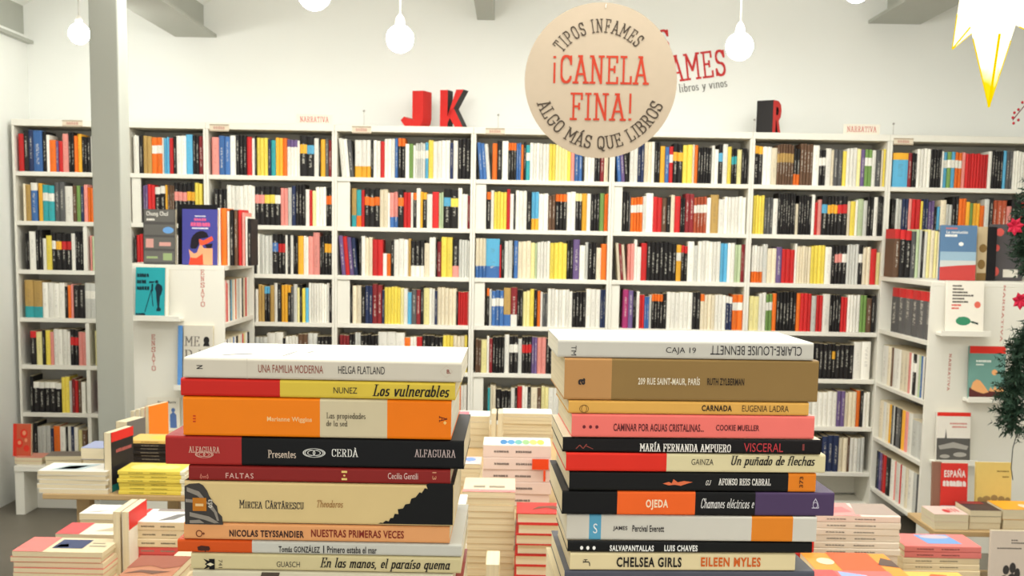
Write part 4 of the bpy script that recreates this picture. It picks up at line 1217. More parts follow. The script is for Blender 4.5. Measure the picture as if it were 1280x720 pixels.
pile('the picture covered pile beside the thick pinkish pile', 566, 601, 580, 3.95, .14, TC, [((226, 200, 196), 'pale pink'), CR_, CR_, CR_, CR_], 'fore', art=[('cover_picture', [disc(.6, .6, .2, .25)], (130, 160, 214)), ('cover_picture', [[(.4, 0), (.9, 0), (.65, .35)]], (244, 240, 226))])

# --- right part of the nearest table
pile('the white spined pile beside the right stack', 1016, 1126, 645, 3.07, .15, TB, [((236, 214, 200), 'pinkish white')] + [((234, 220, 202), 'off-white')] * 13, 'spine', jit=.003,
     art=[('cover_picture', [rect(0, 0, .55, 1)], (232, 150, 144)), ('cover_picture', [[(.5, .1), (1, .1), (1, 1), (.6, 1)]], (170, 152, 140)), ('cover_picture', [[(.2, .2), (.5, .3), (.45, .7), (.25, .6)]], (206, 120, 120))])
pile('the pink pile near the low wooden table', 1131, 1227, 683, 3.2, .14, TB, [PK, PK, CR_, CR_, CR_, CR_, CR_, CR_], 'spine', jit=.003, art=[('cover_picture', [[(.35, .2), (.8, .2), (.75, .95), (.3, .9)]], (120, 160, 210)), ('cover_picture', [disc(.55, .75, .2, .15)], (196, 180, 190))])
pile('the orange covered pile before the white spined pile', 1028, 1140, 722, 2.72, .22, TB, [((238, 150, 60), 'orange')] + [CR_] * 8, 'fore', art=[('cover_picture', [rect(.3, 0, .8, 1)], (232, 96, 52)), ('cover_picture', [disc(.2, .62, .1, .14)], (240, 214, 170)), ('cover_picture', [[(.78, .5), (1, .4), (1, .7), (.9, .8)]], (96, 76, 66))])
pile('the red and blue covered pile at the lower edge', 1026, 1146, 745, 2.5, .20, TB, [((226, 110, 104), 'red and blue')] + [CR_] * 8, 'fore', art=[('cover_picture', [rect(0, 0, .38, 1)], (222, 86, 84)), ('cover_picture', [[(.38, .1), (.75, .2), (.7, .8), (.42, .95)]], (150, 166, 206)), ('cover_picture', [[(.75, 0), (1, 0), (1, .6)]], (120, 112, 110))])
pile('the yellow covered pile at the lower edge', 1148, 1228, 738, 2.75, .16, TB, [((236, 186, 92), 'amber')] + [CR_] * 5, 'fore', art=[('cover_picture', [[(.3, .5), (.5, .85), (.75, .8), (.6, .5)]], (206, 96, 50))])
pile('the small red pile close to the right stack', 985, 1017, 662, 2.95, .10, TB, [RD] * 8, 'spine')

# --- low wooden table in front of the gondola
pile('the pinkish pile on the low wooden table', 1168, 1211, 643, 4.86, .16, TF, [((228, 200, 190), 'pinkish'), CR_], 'fore', art=[('cover_picture', [disc(.5, .4, .1, .2), rect(.62, .3, .66, .7), rect(.72, .3, .76, .7), rect(.82, .3, .86, .7)], (206, 70, 70))])
pile('the dark covered pile on the low wooden table', 1213, 1252, 638, 4.87, .17, TF, [((70, 56, 58), 'dark'), CR_, CR_], 'fore', art=[('cover_picture', [rect(0, .7, .8, 1)], (140, 48, 48))])
pile('the orange covered pile on the low wooden table', 1254, 1302, 637, 4.87, .17, TF, [((240, 166, 46), 'orange'), CR_], 'fore', art=[('cover_picture', [disc(.7, .4, .12, .2)], (236, 216, 180))])
o, W, H = face_book(1178, 1211, 581, 632, 5.07, .02, (222, 60, 52), 'red display book with white capitals standing on the low wooden table', TF, .1)
face_art(o, W, H, .02, 'title_lettering', fit(text_polys('ESPAÑA', 'heavy'), .1, .74, .92, .9) + scribble(.06, .57, .94, .68, 7), (242, 232, 226))
face_art(o, W, H, .02, 'cover_picture', [rect(0, 0, 1, .22)], (140, 190, 214))
o, W, H = face_book(1167, 1178, 579, 632, 5.08, .02, (150, 110, 92), 'brown spined book left of the red display book', TF, .1)
o, W, H = face_book(1222, 1266, 580, 632, 5.07, .022, (232, 204, 120), 'yellow and black display book standing on the low wooden table', TF, .1)
face_art(o, W, H, .022, 'cover_picture', [rect(0, 0, 1, .3)], (62, 56, 52))
face_art(o, W, H, .022, 'cover_picture', [disc(.3, .34, .12, .06), disc(.52, .36, .1, .06), disc(.72, .34, .1, .06), disc(.12, .33, .08, .05), disc(.9, .33, .08, .05)], (170, 140, 90), .0003)
face_art(o, W, H, .022, 'title_lettering', scribble(.4, .17, .9, .22, 8) + scribble(.5, .09, .9, .14, 6), (226, 216, 200), .0003)
face_art(o, W, H, .022, 'author_lettering', scribble(.58, .83, .92, .855, 7) + scribble(.74, .73, .92, .755, 4), (150, 120, 60))
o, W, H = face_book(1239, 1290, 665, 726, 4.735, .02, (228, 212, 196), 'large pale book with an ink drawing on the lower shelf', .1312, .05)
face_art(o, W, H, .02, 'title_lettering', scribble(.5, .85, .66, .87, 3) + scribble(.5, .81, .84, .83, 6) + scribble(.16, .73, .76, .75, 10), (110, 100, 92))
face_art(o, W, H, .02, 'ink_drawing', [disc(.4, .42, .08, .07), disc(.56, .45, .08, .08), disc(.36, .28, .09, .06), disc(.55, .3, .1, .07), disc(.68, .36, .07, .09), [(.4, .1), (.44, .1), (.5, .28), (.46, .28)], [(.6, .1), (.63, .1), (.56, .28), (.53, .28)]], (70, 66, 64))

# ================================================================== the two tall stacks in front
def stack_book(px0, px1, py0, py1, Y, D, segs, label, texts=(), hard=False, pages=None, side=None, yaw=0.0, art=None, group=None, z01=None):
    """py0 / py1: upper and lower edge of the spine at its middle; segs [(px end, rgb)]; texts [(string, x0, y0, x1, y1, rgb, style, quarter turns)]"""
    xm = (px0 + px1) / 2
    a, b = P(px0, (py0 + py1) / 2, Y), P(px1, (py0 + py1) / 2, Y)
    zt, zb = P(xm, py0, Y).z, P(xm, py1, Y).z
    L = b.x - a.x; T = zt - zb - .0004
    fr = [((e_ - px0) / (px1 - px0), C_(rgb, .35)) for e_, rgb in segs]
    fr[-1] = (1.0, fr[-1][1])
    loc = Vector(((a.x + b.x) / 2, Y, zb + .0002))
    o = make_book(loc, L, D, T, C_(side or segs[-1][1], .35), label, group, segs=fr, pages=pages, hard=hard, rz=yaw, name='stacked_book')
    for t in texts:
        s, x0, y0, x1, y1, rgb, style = t[:7]; rot = t[7] if len(t) > 7 else 0
        p0, p1 = P(x0, y1, Y), P(x1, y0, Y)
        bx = (p0.x - loc.x, p0.z - loc.z, p1.x - loc.x, p1.z - loc.z)
        if isinstance(s, str):
            polys = fit(text_polys(s, style), *bx, rot); nm = 'lettering'
        else:
            polys = [[(bx[0] + (bx[2] - bx[0]) * u, bx[1] + (bx[3] - bx[1]) * v) for u, v in q] for q in s]; nm = style
        flat(nm, polys, -.0005 - (.0005 * t[8] if len(t) > 8 else 0), C_(rgb), o)
    for nm, polys, rgb in art or []:
        top_art(o, L, D, T, nm, polys, rgb)
    return o


def ring(cx, cy, r, w_, n=20):
    return [[(cx + r * math.cos(a), cy + r * math.sin(a)), (cx + r * math.cos(b), cy + r * math.sin(b)), (cx + (r - w_) * math.cos(b), cy + (r - w_) * math.sin(b)), (cx + (r - w_) * math.cos(a), cy + (r - w_) * math.sin(a))]
            for a, b in [(2 * math.pi * i / n, 2 * math.pi * (i + 1) / n) for i in range(n)]]


def ering(cx, cy, rx, ry, w_, n=20):
    return [[(cx + rx * math.cos(a), cy + ry * math.sin(a)), (cx + rx * math.cos(b), cy + ry * math.sin(b)), (cx + (rx - w_) * math.cos(b), cy + (ry - w_ * ry / rx) * math.sin(b)), (cx + (rx - w_) * math.cos(a), cy + (ry - w_ * ry / rx) * math.sin(a))]
            for a, b in [(2 * math.pi * i / n, 2 * math.pi * (i + 1) / n) for i in range(n)]]


def blob(fn, n=40, rnd=0.0, seed=1):
    r_ = random.Random(seed)
    return [(x + r_.uniform(-rnd, rnd), y + r_.uniform(-rnd, rnd)) for x, y in fn]


KNOT = ering(.5, .5, .5, .5, .05) + ering(.32, .5, .24, .36, .04) + ering(.68, .5, .24, .36, .04) + ering(.5, .5, .3, .3, .04)
YL_, YR_ = .97, 1.07
GLF, GRF = 'books of the left tall stack', 'books of the right tall stack'
LB = [449.5, 475.5, 498, 547.5, 584, 603.5, 655.5, 677, 693.5, 714.5, 738]
INKC, CREAM, MAR = (44, 40, 42), (226, 214, 186), (150, 70, 54)
WS = (216, 208, 190)
stack_book(230, 577, LB[0], LB[1], YL_, .135, [(577, WS)], 'white paperback on top of the left stack, dark capitals on the spine', [
    ('N', 246, 456.5, 253.5, 461, INKC, 'bold', 3), ('UNA FAMILIA MODERNA', 323, 457, 404, 465.5, MAR, 'sans'), ('HELGA FLATLAND', 423, 458.5, 481, 467, INKC, 'sans'),
    ('B.', 558.5, 462, 563.5, 467, MAR, 'bold'), (ering(.5, .5, .5, .5, .02, 4), 550, 457, 566, 472, (196, 172, 150), 'emblem'), ([rect(0, 0, .05, 1)], 309, 447.5, 316, 474, (196, 188, 170), 'spine_crease')],
    pages=PAPERW, side=(240, 238, 228), group=GLF, art=[('cover_lettering', fit(text_polys('UNA FAMILIA', 'sans'), .13, .28, .3, .36), (206, 204, 196)), ('cover_picture', [[(.1, .2), (.2, .3), (.22, .28), (.12, .18)], [(.33, .2), (.35, .5), (.36, .5), (.34, .2)], [(.39, .3), (.41, .55), (.42, .5)]], (196, 194, 186))])
stack_book(226, 569, LB[1], LB[2], YL_, .15, [(350, (206, 38, 28)), (569, (224, 196, 70))], 'red and yellow book with bold italic title, second in the left stack', [
    ('NUNEZ', 417, 484.5, 446.5, 491.5, INKC, 'sans'), ('Los vulnerables', 465.5, 482, 562, 495, (28, 24, 22), 'serifib')], side=(214, 44, 34), group=GLF)
stack_book(229, 564, LB[2], LB[3], YL_, .16, [(400, (246, 132, 12)), (484, (214, 200, 164)), (564, (246, 126, 10))], 'thick orange book with a cream title block, third in the left stack', [
    ('Marianne Wiggins', 334, 521.5, 390, 528, (250, 214, 150), 'bold'), ('Las propiedades', 408, 516.5, 457, 525, (70, 62, 48), 'serif'), ('de la sed', 408, 526, 434.5, 532.5, (70, 62, 48), 'serif'),
    ('A', 549, 520, 559, 527.5, (110, 30, 10), 'slab', 3), ([disc(.5, .5, .5, .5, 4)], 554, 526, 558.5, 531, (250, 206, 120), 'emblem'), ('III', 241.5, 519, 244.8, 527.5, (204, 60, 20), 'bold', 1)], side=(246, 132, 12), pages=PAPERW, group=GLF)
stack_book(207, 580, LB[3], LB[4], YL_, .15, [(302, (168, 42, 38)), (580, (10, 11, 12))], 'long red and black book with a knot emblem, fourth in the left stack', [
    ('ALFAGUARA', 236, 558.5, 275, 565.5, (226, 190, 170), 'serif'), (KNOT, 244, 564, 267, 572, (226, 180, 160), 'knot_emblem'),
    ('Presentes', 335, 563, 370, 572, (226, 206, 186), 'serif'), (KNOT, 378.5, 560.5, 407, 571.5, (220, 220, 212), 'knot_emblem'), ('CERDÀ', 415, 559.5, 448, 570.5, (240, 238, 230), 'serif'), ('ALFAGUARA', 518, 562.5, 570, 571, (200, 180, 176), 'serif')], hard=False, side=(150, 40, 36), group=GLF)
stack_book(236, 563, LB[4], LB[5], YL_, .14, [(563, (138, 34, 30))], 'thin dark red book with widely spaced capitals, fifth in the left stack', [
    ('FALTAS', 282.5, 591.5, 317, 597.5, (232, 190, 176), 'wide'), ([rect(.0, .78, 1, 1), rect(0, 0, 1, .22), disc(.5, .5, .2, .1)], 427, 588.5, 434, 600, (238, 206, 120), 'emblem'),
    ('Cecilia Gentili', 485, 591.5, 522.5, 598.5, (232, 206, 196), 'sans'), ('13', 540.5, 590, 545.5, 599.5, (222, 160, 120), 'sans', 3),
    ([rect(.1, .2, .9, .3), rect(.1, 0, .16, .3), rect(.84, 0, .9, .3), [(0, .2), (.06, .2), (.2, .9), (.12, 1)], [(1, .2), (.94, .2), (.84, .9), (.9, 1)], [(.12, .8), (.3, .55), (.3, .45), (.1, .7)], [(.9, .8), (.7, .55), (.7, .45), (.92, .7)], rect(.3, .44, .7, .54)], 250, 592, 261, 598.5, (214, 130, 110), 'emblem')], side=(138, 34, 30), group=GLF)
TREE = [(0, 0), (.03, .03), (.06, .02), (.1, .08), (.14, .06), (.16, .14), (.2, .15), (.22, .25), (.27, .24), (.26, .36), (.33, .38), (.36, .48), (.42, .5), (.44, .62), (.5, .66), (.55, .78), (.58, .76), (.62, .88), (.66, .86), (.64, .95), (.68, 1), (1, 1), (1, 0)]
ROCK = [(0, 0), (.78, 0), (.76, .2), (.68, .3), (.66, .45), (.58, .55), (.5, .7), (.46, .82), (.38, .95), (.3, 1), (.1, .98), (0, .92)]
stack_book(231, 567, LB[5], LB[6], YL_, .15, [(567, (222, 196, 138))], 'thick sand coloured book with rock and tree pictures on the spine, in the left stack', [
    ('MIRCEA CĂRTĂRESCU', 299, 626, 380, 635, INKC, 'serifc'), ('Theodoros', 396, 625.5, 429, 634, (160, 112, 56), 'serifi'),
    ([ROCK], 231.5, 604.5, 292, 655, (66, 62, 58), 'rock_picture'), ([TREE], 473, 604.5, 566.5, 654.5, (12, 13, 12), 'tree_picture'),
    ([[(.05, .9), (.3, .8), (.5, .5), (.44, .5), (.26, .7), (.05, .8)], [(.1, .3), (.5, .2), (.7, .05), (.6, .04), (.4, .12), (.1, .2)], [(.55, .5), (.66, .3), (.7, .1), (.66, .1), (.6, .3), (.5, .42)], [(.1, .1), (.3, .12), (.4, .04), (.1, .03)], [(.02, .62), (.2, .6), (.3, .52), (.02, .54)]], 231.5, 604.5, 292, 655, (146, 138, 126), 'rock_highlight', 0, 1),
    ([rect(0, 0, 1, 1)], 241.5, 622, 258.5, 638, (196, 120, 30), 'publisher_label', 0, 2), ([rect(0, 0, 1, 1)], 245, 629, 255, 632, (236, 200, 140), 'label_mark', 0, 3), ('053', 261, 624, 266, 634, (226, 220, 206), 'bold', 1, 2)], side=(52, 48, 46), group=GLF)
stack_book(230, 562, LB[6], LB[7], YL_, .13, [(562, (232, 164, 106))], 'peach coloured paperback with bold capitals, in the left stack under the thick sand book', [
    ('NICOLAS TEYSSANDIER', 287, 663.5, 380, 670.5, (56, 34, 34), 'heavy'), ('NUESTRAS PRIMERAS VECES', 389, 663.5, 505, 671, (132, 40, 30), 'bold'),
    (ering(.38, .5, .38, .5, .1) + [rect(.74, .42, 1, .58), rect(.86, .3, .92, .7)], 245, 662.5, 256, 671, (110, 50, 30), 'key_emblem')], side=(244, 226, 196), group=GLF)
stack_book(222, 577, LB[7], LB[8], YL_, .15, [(315, (212, 84, 24)), (577, (204, 202, 190))], 'orange and white paperback in the left stack, below the peach one', [
    ('Tomás GONZÁLEZ', 348.5, 681.5, 400, 690, INKC, 'bold'), ([rect(0, 0, 1, 1)], 404, 682, 405.3, 691.5, INKC, 'divider_line'), ('Primero estaba el mar', 409, 683.5, 471, 691, INKC, 'bold'),
    ([[(.05, .3), (.0, .8), (.3, 1), (.9, .9), (1, .5), (.85, .2), (.7, .3), (.62, 0), (.55, .25), (.3, .2)]], 247, 682, 263, 690, (70, 34, 24), 'emblem')], side=(238, 232, 220), pages=PAPERW, group=GLF)
STAR = [[(.3, .5), (.65, .68), (1, .5), (.65, .32)]]
ARROWS = [[(0, 1), (.55, .78), (.55, .22), (0, 0), (.3, .35), (.12, .5), (.3, .65)], rect(.5, 0, 1, 1)]
stack_book(239, 576, LB[8], LB[9], YL_, .15, [(576, (212, 198, 150))], 'pale book with bold italic title and black emblem, low in the left stack', [
    ('GUASCH', 346, 702, 375, 708.5, INKC, 'sans'), ('En las manos, el paraíso quema', 400, 699.5, 563, 712.5, (28, 24, 22), 'serifib'),
    (ARROWS, 254.5, 698.5, 268.5, 711.5, (13, 13, 13), 'emblem'), (STAR, 254.5, 699, 268, 711, (226, 216, 180), 'emblem_star', 0, 1), ('741', 273.5, 699.5, 278, 709.5, INKC, 'sans', 3)], side=(232, 224, 196), group=GLF)
stack_book(241, 566, LB[9], LB[10], YL_, .14, [(566, (216, 208, 180))], 'lowest visible cream book of the left stack, cut by the lower edge', [
    ([[(0, .1), (.1, 1), (1, 1), (.9, 0)]], 325, 715.5, 350, 724, (84, 72, 60), 'spine_picture')], side=(226, 216, 190), group=GLF)
zlow = P(404, LB[10], YL_).z
n_ = 3
for q in range(n_):
    th = (zlow - CT) / n_
    make_book(Vector((-.152, YL_ + .003, CT + th * q + .0002)), .225, .14, th - .0004, C_([(60, 60, 66), (206, 190, 150), (150, 60, 50)][q]), '%s book in the hidden base of the left stack, on the counter' % ['dark', 'cream', 'dull red'][q], GLF, name='stacked_book')

RB = [426.5, 449, 501.5, 518.5, 548, 567, 590.5, 614.5, 644.5, 676.5, 691, 713.5, 737]
yw = [.045, .05, .05, .05, .04, .05, .05, .045, .03, .045, .05, .05]
GR_ = (206, 202, 190)
stack_book(697, 1019, RB[0], RB[1], YR_, .125, [(1019, GR_)], 'white paperback on top of the right stack, author name upside down', [
    ('TM', 713.5, 431.5, 720, 443.5, INKC, 'sans', 3), ('CAJA 19', 832, 434.5, 870, 443, INKC, 'sans'), ('CLAIRE-LOUISE BENNETT', 888, 434, 1004, 443.5, INKC, 'sans', 2)], yaw=yw[0], side=(238, 236, 224), pages=PAPERW, group=GRF)
stack_book(705, 1025, RB[1], RB[2], YR_, .15, [(764, (192, 142, 86)), (1025, (146, 116, 66))], 'thick khaki brown book with a lighter end and letter a, second in the right stack', [
    ('a', 722, 472, 731, 480, INKC, 'heavy', 1), ('209 RUE SAINT-MAUR, PARÍS', 797, 471, 875, 481.5, (238, 228, 204), 'bold'), ('RUTH ZYLBERMAN', 884, 473.5, 931, 481.5, (46, 36, 26), 'bold')], yaw=yw[1], side=(236, 226, 196), hard=False, group=GRF)
stack_book(710, 1013, RB[2], RB[3], YR_, .13, [(1013, (226, 172, 84))], 'thin amber paperback with a ring emblem, third in the right stack', [
    ('CARNADA', 877, 507, 915.5, 514, (40, 30, 24), 'heavy'), ('EUGENIA LADRA', 928, 508, 987.5, 515, (60, 44, 30), 'sans'), (ering(.5, .5, .5, .5, .06) + ering(.5, .5, .3, .5, .05), 723.5, 505, 735.5, 515, (120, 84, 40), 'ring_emblem')], yaw=yw[2], side=(238, 206, 140), group=GRF)
stack_book(714, 1020, RB[3], RB[4], YR_, .14, [(1020, (244, 120, 110))], 'salmon pink paperback with three dots, fourth in the right stack', [
    ([disc(.1, .5, .1, .5), disc(.5, .5, .1, .5), disc(.9, .5, .1, .5)], 727.5, 530.5, 747.5, 534.5, (110, 36, 44), 'dots_emblem'), ('CAMINAR POR AGUAS CRISTALINAS...', 766, 530.5, 880, 538, (96, 36, 40), 'bold'), ('COOKIE MUELLER', 895, 532, 950, 538.5, (96, 36, 40), 'bold')], yaw=yw[3], side=(244, 220, 206), group=GRF)
stack_book(703, 1028, RB[4], RB[5], YR_, .14, [(1028, (16, 12, 12))], 'black paperback with white and red capitals, fifth in the right stack', [
    ('MARÍA FERNANDA AMPUERO', 799, 553.5, 914, 563.5, (240, 234, 226), 'serifb'), ('VISCERAL', 930, 555, 980, 565, (196, 60, 66), 'sans'),
    ([[(0, .2), (.2, .8), (.24, .75), (.05, .15)], [(.2, .8), (.4, .2), (.44, .26), (.26, .84)], [(.4, .2), (.6, 1), (.66, .95), (.46, .2)], [(.6, .6), (1, .1), (1, .2), (.64, .7)]], 719, 554, 741, 561, (150, 70, 60), 'emblem'), ('I', 1004, 556, 1007, 564, (130, 60, 56), 'sans')], yaw=yw[4], side=(238, 224, 198), group=GRF)
stack_book(707, 1034, RB[5], RB[6], YR_, .15, [(833, (222, 46, 30)), (1034, (222, 210, 166))], 'red and cream book with an italic title, in the right stack below the black one', [
    ('GAINZA', 864, 574, 892, 581, (56, 50, 44), 'sans'), ('Un puñado de flechas', 914, 571.5, 1021, 585, (28, 24, 22), 'serifib')], yaw=yw[5], side=(226, 216, 176), group=GRF)
BIRD = [[(0, .35), (.2, .6), (.3, .4), (.35, 1), (.5, .55), (.7, .75), (1, .6), (.8, .35), (.6, .05), (.4, .2), (.2, .1)]]
stack_book(711, 1022, RB[6], RB[7], YR_, .14, [(987, (14, 14, 13)), (1022, (226, 128, 30))], 'black book with an orange end and small orange bird, in the right stack', [
    (BIRD, 828, 599, 866, 607, (224, 112, 70), 'bird_emblem'), ('GJ', 882, 600.5, 889.5, 606.5, (226, 222, 212), 'serifib'), ('AFONSO REIS CABRAL', 898, 599.5, 964.5, 606.5, (234, 230, 222), 'serifb'), ('373', 1000.5, 597, 1006, 611, (70, 36, 20), 'bold', 1)], yaw=yw[6], side=(232, 220, 196), group=GRF)
stack_book(702, 1045, RB[7], RB[8], YR_, .15, [(771, (11, 11, 11)), (869, (238, 100, 34)), (945, (13, 13, 13)), (1045, (76, 58, 92))], 'long black, orange and purple book, eighth from the top of the right stack', [
    ('OJEDA', 806.5, 624, 835, 636.5, (250, 226, 190), 'heavy'), ('Chamanes eléctricos e', 876, 624, 943.5, 635, (228, 226, 222), 'serifi'),
    (ring(.5, .32, .3, .06, 12) + [[(.1, .02), (.9, .02), (.9, .1), (.1, .1)], [(.5, 1), (.2, .55), (.27, .52), (.5, .86)], [(.5, 1), (.8, .55), (.73, .52), (.5, .86)], [(.8, .55), (.95, .05), (.88, .05), (.73, .5)]], 1015, 624, 1026.5, 637, (206, 200, 214), 'emblem')], yaw=yw[7], side=(240, 226, 200), group=GRF)
stack_book(708, 1022, RB[8], RB[9], YR_, .14, [(736, GR_), (751, (88, 160, 192)), (940, GR_), (992, (222, 130, 34)), (1022, GR_)], 'white paperback with blue and orange spine blocks, low in the right stack', [
    ('S', 741, 653.5, 746.5, 665.5, (236, 240, 238), 'sans'), ('JAMES', 766, 657, 784, 663, INKC, 'bold'), ('Percival Everett', 790, 656.5, 830, 664, INKC, 'bold')], yaw=yw[8], side=(240, 238, 228), pages=PAPERW, group=GRF)
stack_book(709, 1017, RB[9], RB[10], YR_, .13, [(1017, (12, 13, 12))], 'thin black paperback with three white dots, low in the right stack', [
    ([disc(.1, .5, .1, .5), disc(.5, .5, .1, .5), disc(.9, .5, .1, .5)], 724.5, 681, 744, 685.5, (240, 240, 236), 'dots_emblem'), ('SALVAPANTALLAS', 761.5, 681, 817, 687.5, (236, 236, 230), 'heavy'), ('LUIS CHAVES', 830, 681.5, 872, 688.5, (236, 236, 230), 'heavy')], yaw=yw[9], side=(232, 220, 196), group=GRF)
stack_book(712, 996, RB[10], RB[11], YR_, .13, [(996, (222, 206, 162))], 'short cream paperback with tall black and orange capitals, low in the right stack', [
    ('CHELSEA GIRLS', 770, 696.5, 852, 707.5, (28, 24, 22), 'heavy'), ('EILEEN MYLES', 876, 698, 952, 708.5, (206, 96, 30), 'heavy'),
    ([rect(.0, .55, .8, .68), rect(.28, .68, .4, .9), rect(.1, .86, .6, .95), [(.8, .68), (.8, .55), (.86, .1), (.98, .1), (.95, .5)], rect(0, .45, .06, .8)], 728, 697, 737.5, 706.5, (50, 44, 40), 'tap_emblem')], yaw=yw[10], side=(230, 222, 190), group=GRF)
stack_book(705, 1020, RB[11], RB[12], YR_, .15, [(1020, (78, 80, 92))], 'lowest visible slate grey book of the right stack, cut by the lower edge', (), yaw=yw[11], side=(96, 98, 106), group=GRF)
zlow = P(862, RB[12], YR_).z
for q in range(n_):
    th = (zlow - CT) / n_
    make_book(Vector((.158, YR_ + .004, CT + th * q + .0002)), .225, .145, th - .0004, C_([(70, 66, 60), (190, 60, 50), (216, 200, 160)][q]), '%s book in the hidden base of the right stack, on the counter' % ['dark', 'red', 'cream'][q], GRF, name='stacked_book', rz=.05)

# ================================================================== round hanging sign
YS = 3.25
c = P(751, 101, YS); R_ = 93 * YS / 1500
tilt = -.018
e = empty('hanging_sign', c, 'round beige cardboard sign hanging on a thread in front of the bookcases', 'sign')
CARD = mat('beige_card', (184, 168, 146), 0.7, 0.05, 25.0)
MB().prism(disc(0, 0, R_, R_, 64), 'y', 0, .004).build('sign_disc', CARD, e)
u = YS / 1500


def ring_text(s, rad, a_mid, span, hgt, inside, style='slab'):
    """letters along a circle; inside: reads along the bottom"""
    out = []; tot = sum(GL.get(ch, GL[' '])[0] + .12 for ch in s); acc = 0
    for ch in s:
        adv, ps = glyph_polys(ch, .10, .085)
        mid = (acc + adv / 2) / tot - .5; acc += adv + .12
        ang = math.radians(a_mid - span * mid) if not inside else math.radians(a_mid + span * mid)
        sc = hgt
        xs_ = rad * math.radians(span) / tot
        for p in ps:
            q = []
            for x, y in p:
                lx, ly = (x - adv / 2) * xs_, y * sc
                if not inside:
                    rr = rad + ly; th = ang
                    q.append((rr * math.cos(th) + lx * math.sin(th), rr * math.sin(th) - lx * math.cos(th)))
                else:
                    rr = rad - ly; th = ang
                    q.append((rr * math.cos(th) - lx * math.sin(th), rr * math.sin(th) + lx * math.cos(th)))
            out.append(q)
    return out


SINK = C_((72, 62, 52)); SRED = C_((188, 62, 40))
flat('upper_lettering', ring_text('TIPOS INFAMES', 58 * u, 94, 103, 15 * u, False), -.0008, SINK, e, step=1.2e-4)
flat('lower_lettering', ring_text('ALGO MÁS QUE LIBROS', 82 * u, 271, 141, 15 * u, True), -.0008, SINK, e, step=1.2e-4)


def at_sign(s, x0, y0, x1, y1):
    p0, p1 = P(x0, y1, YS), P(x1, y0, YS)
    return fit(text_polys(s, 'slab'), p0.x - c.x, p0.z - c.z, p1.x - c.x, p1.z - c.z)


flat('title_lettering', at_sign('¡CANELA', 691, 70.5, 812, 104), -.0008, SRED, e, step=1.2e-4)
flat('title_lettering', at_sign('FINA!', 712, 117, 790, 150), -.0008, SRED, e, step=1.2e-4)
MB().tube([(.008, .002, R_ - .012), (.010, .002, R_ + .02), (.012, .002, 3.0 - c.z)], .0007, 6).build('thread', C_((226, 222, 212)), e)
MB().tube([(.008, -.001, R_ - .014), (.009, -.0012, R_ - .004)], .0012, 6).build('thread_knot', C_((236, 232, 224)), e)

# ================================================================== shop lettering on the wall
YW = YB - .002


def wall_text(s, x0, y0, x1, y1, style, rot):
    p0, p1 = P(x0, y1, YW), P(x1, y0, YW)
    return fit(text_polys(s, style), p0.x, p0.z, p1.x, p1.z), rot


wc = P(857, 82, YW)
e = empty('wall_lettering', wc, 'red and grey shop lettering painted on the wall behind the round sign', 'lettering')
uw = YW / 1500
rt = math.radians(8)


def rotp(polys):
    return [[(a * math.cos(rt) - b * math.sin(rt), a * math.sin(rt) + b * math.cos(rt)) for a, b in p] for p in polys]


flat('shop_name', rotp(fit(text_polys('TIPOS', 'slab'), -92 * uw, 18 * uw, -17 * uw, 46 * uw)), 0, C_((206, 56, 56)), e, step=3e-4)
flat('shop_name', rotp(fit(text_polys('INFAMES', 'slab'), -62 * uw, -18 * uw, 48 * uw, 14 * uw)), 0, C_((206, 56, 56)), e, step=3e-4)
flat('shop_line', rotp(fit(text_polys('libros y vinos', 'serif'), -11 * uw, -34 * uw, 48 * uw, -21 * uw)), 0, C_((118, 116, 110)), e, step=3e-4)

# ================================================================== big letters on the bookcase tops
LRED = C_((214, 50, 46), .45); LBLK = C_((44, 42, 42), .45)
TOPS = TOPZ + .036


def block_letter(ch, polys, px0, px1, pyt, Y, depth, yaw, label, side=LBLK):
    a, b = P(px0, pyt, Y), P(px1, pyt, Y)
    H = a.z - TOPS
    e = empty('block_letter', ((a.x + b.x) / 2, Y, TOPS + .0005), label, 'letter', None, yaw)
    W_ = (b.x - a.x)
    f_, s_ = MB(), MB()
    for p in polys:
        q = [((x - .5) * W_, z * H) for x, z in p]
        s_.prism(q, 'y', .0015, depth)
        f_.prism(q, 'y', 0, .0014)
    s_.build('letter_body', side, e)
    f_.build('letter_face', LRED, e)
    return e


JP = [[(.52, 1), (1, 1), (1, .26), (.52, .26)], [(.52, .26), (1, .26), (.96, .12), (.86, .03), (.72, 0), (.60, .2)], [(.60, .2), (.72, 0), (.36, 0), (.47, .215)], [(.47, .215), (.36, 0), (.16, .05), (.3, .24)], [(.3, .24), (.16, .05), (0, .2), (.14, .3)]]
KP = [[(0, 0), (.33, 0), (.33, 1), (0, 1)], [(.33, .30), (.7, 1), (1.02, 1), (.6, .52), (.33, .12)], [(.42, .46), (.6, .52), (1.02, 0), (.68, 0), (.36, .34)]]
RP = [[(0, 0), (.34, 0), (.34, 1), (0, 1)], [(.34, 1), (.34, .82), (.6, .8), (.7, .9), (.62, 1)], [(.62, 1), (.6, .8), (.68, .7), (1, .72), (.92, .9)], [(1, .72), (.68, .7), (.6, .57), (.92, .52)], [(.92, .52), (.6, .57), (.34, .56), (.34, .4), (.7, .4)], [(.42, .4), (.7, .4), (1, 0), (.68, 0)]]
block_letter('J', JP, 499, 531, 113.5, YF + .08, .10, -.42, 'red block letter J standing on the bookcase top, all red', LRED)
block_letter('K', KP, 549, 580, 112, YF + .08, .075, -.35, 'red block letter K with dark sides standing beside the J')
block_letter('R', RP, 960, 985, 126, YF + .06, .10, .95, 'block letter R with wide dark side and red face, above the bookcase')


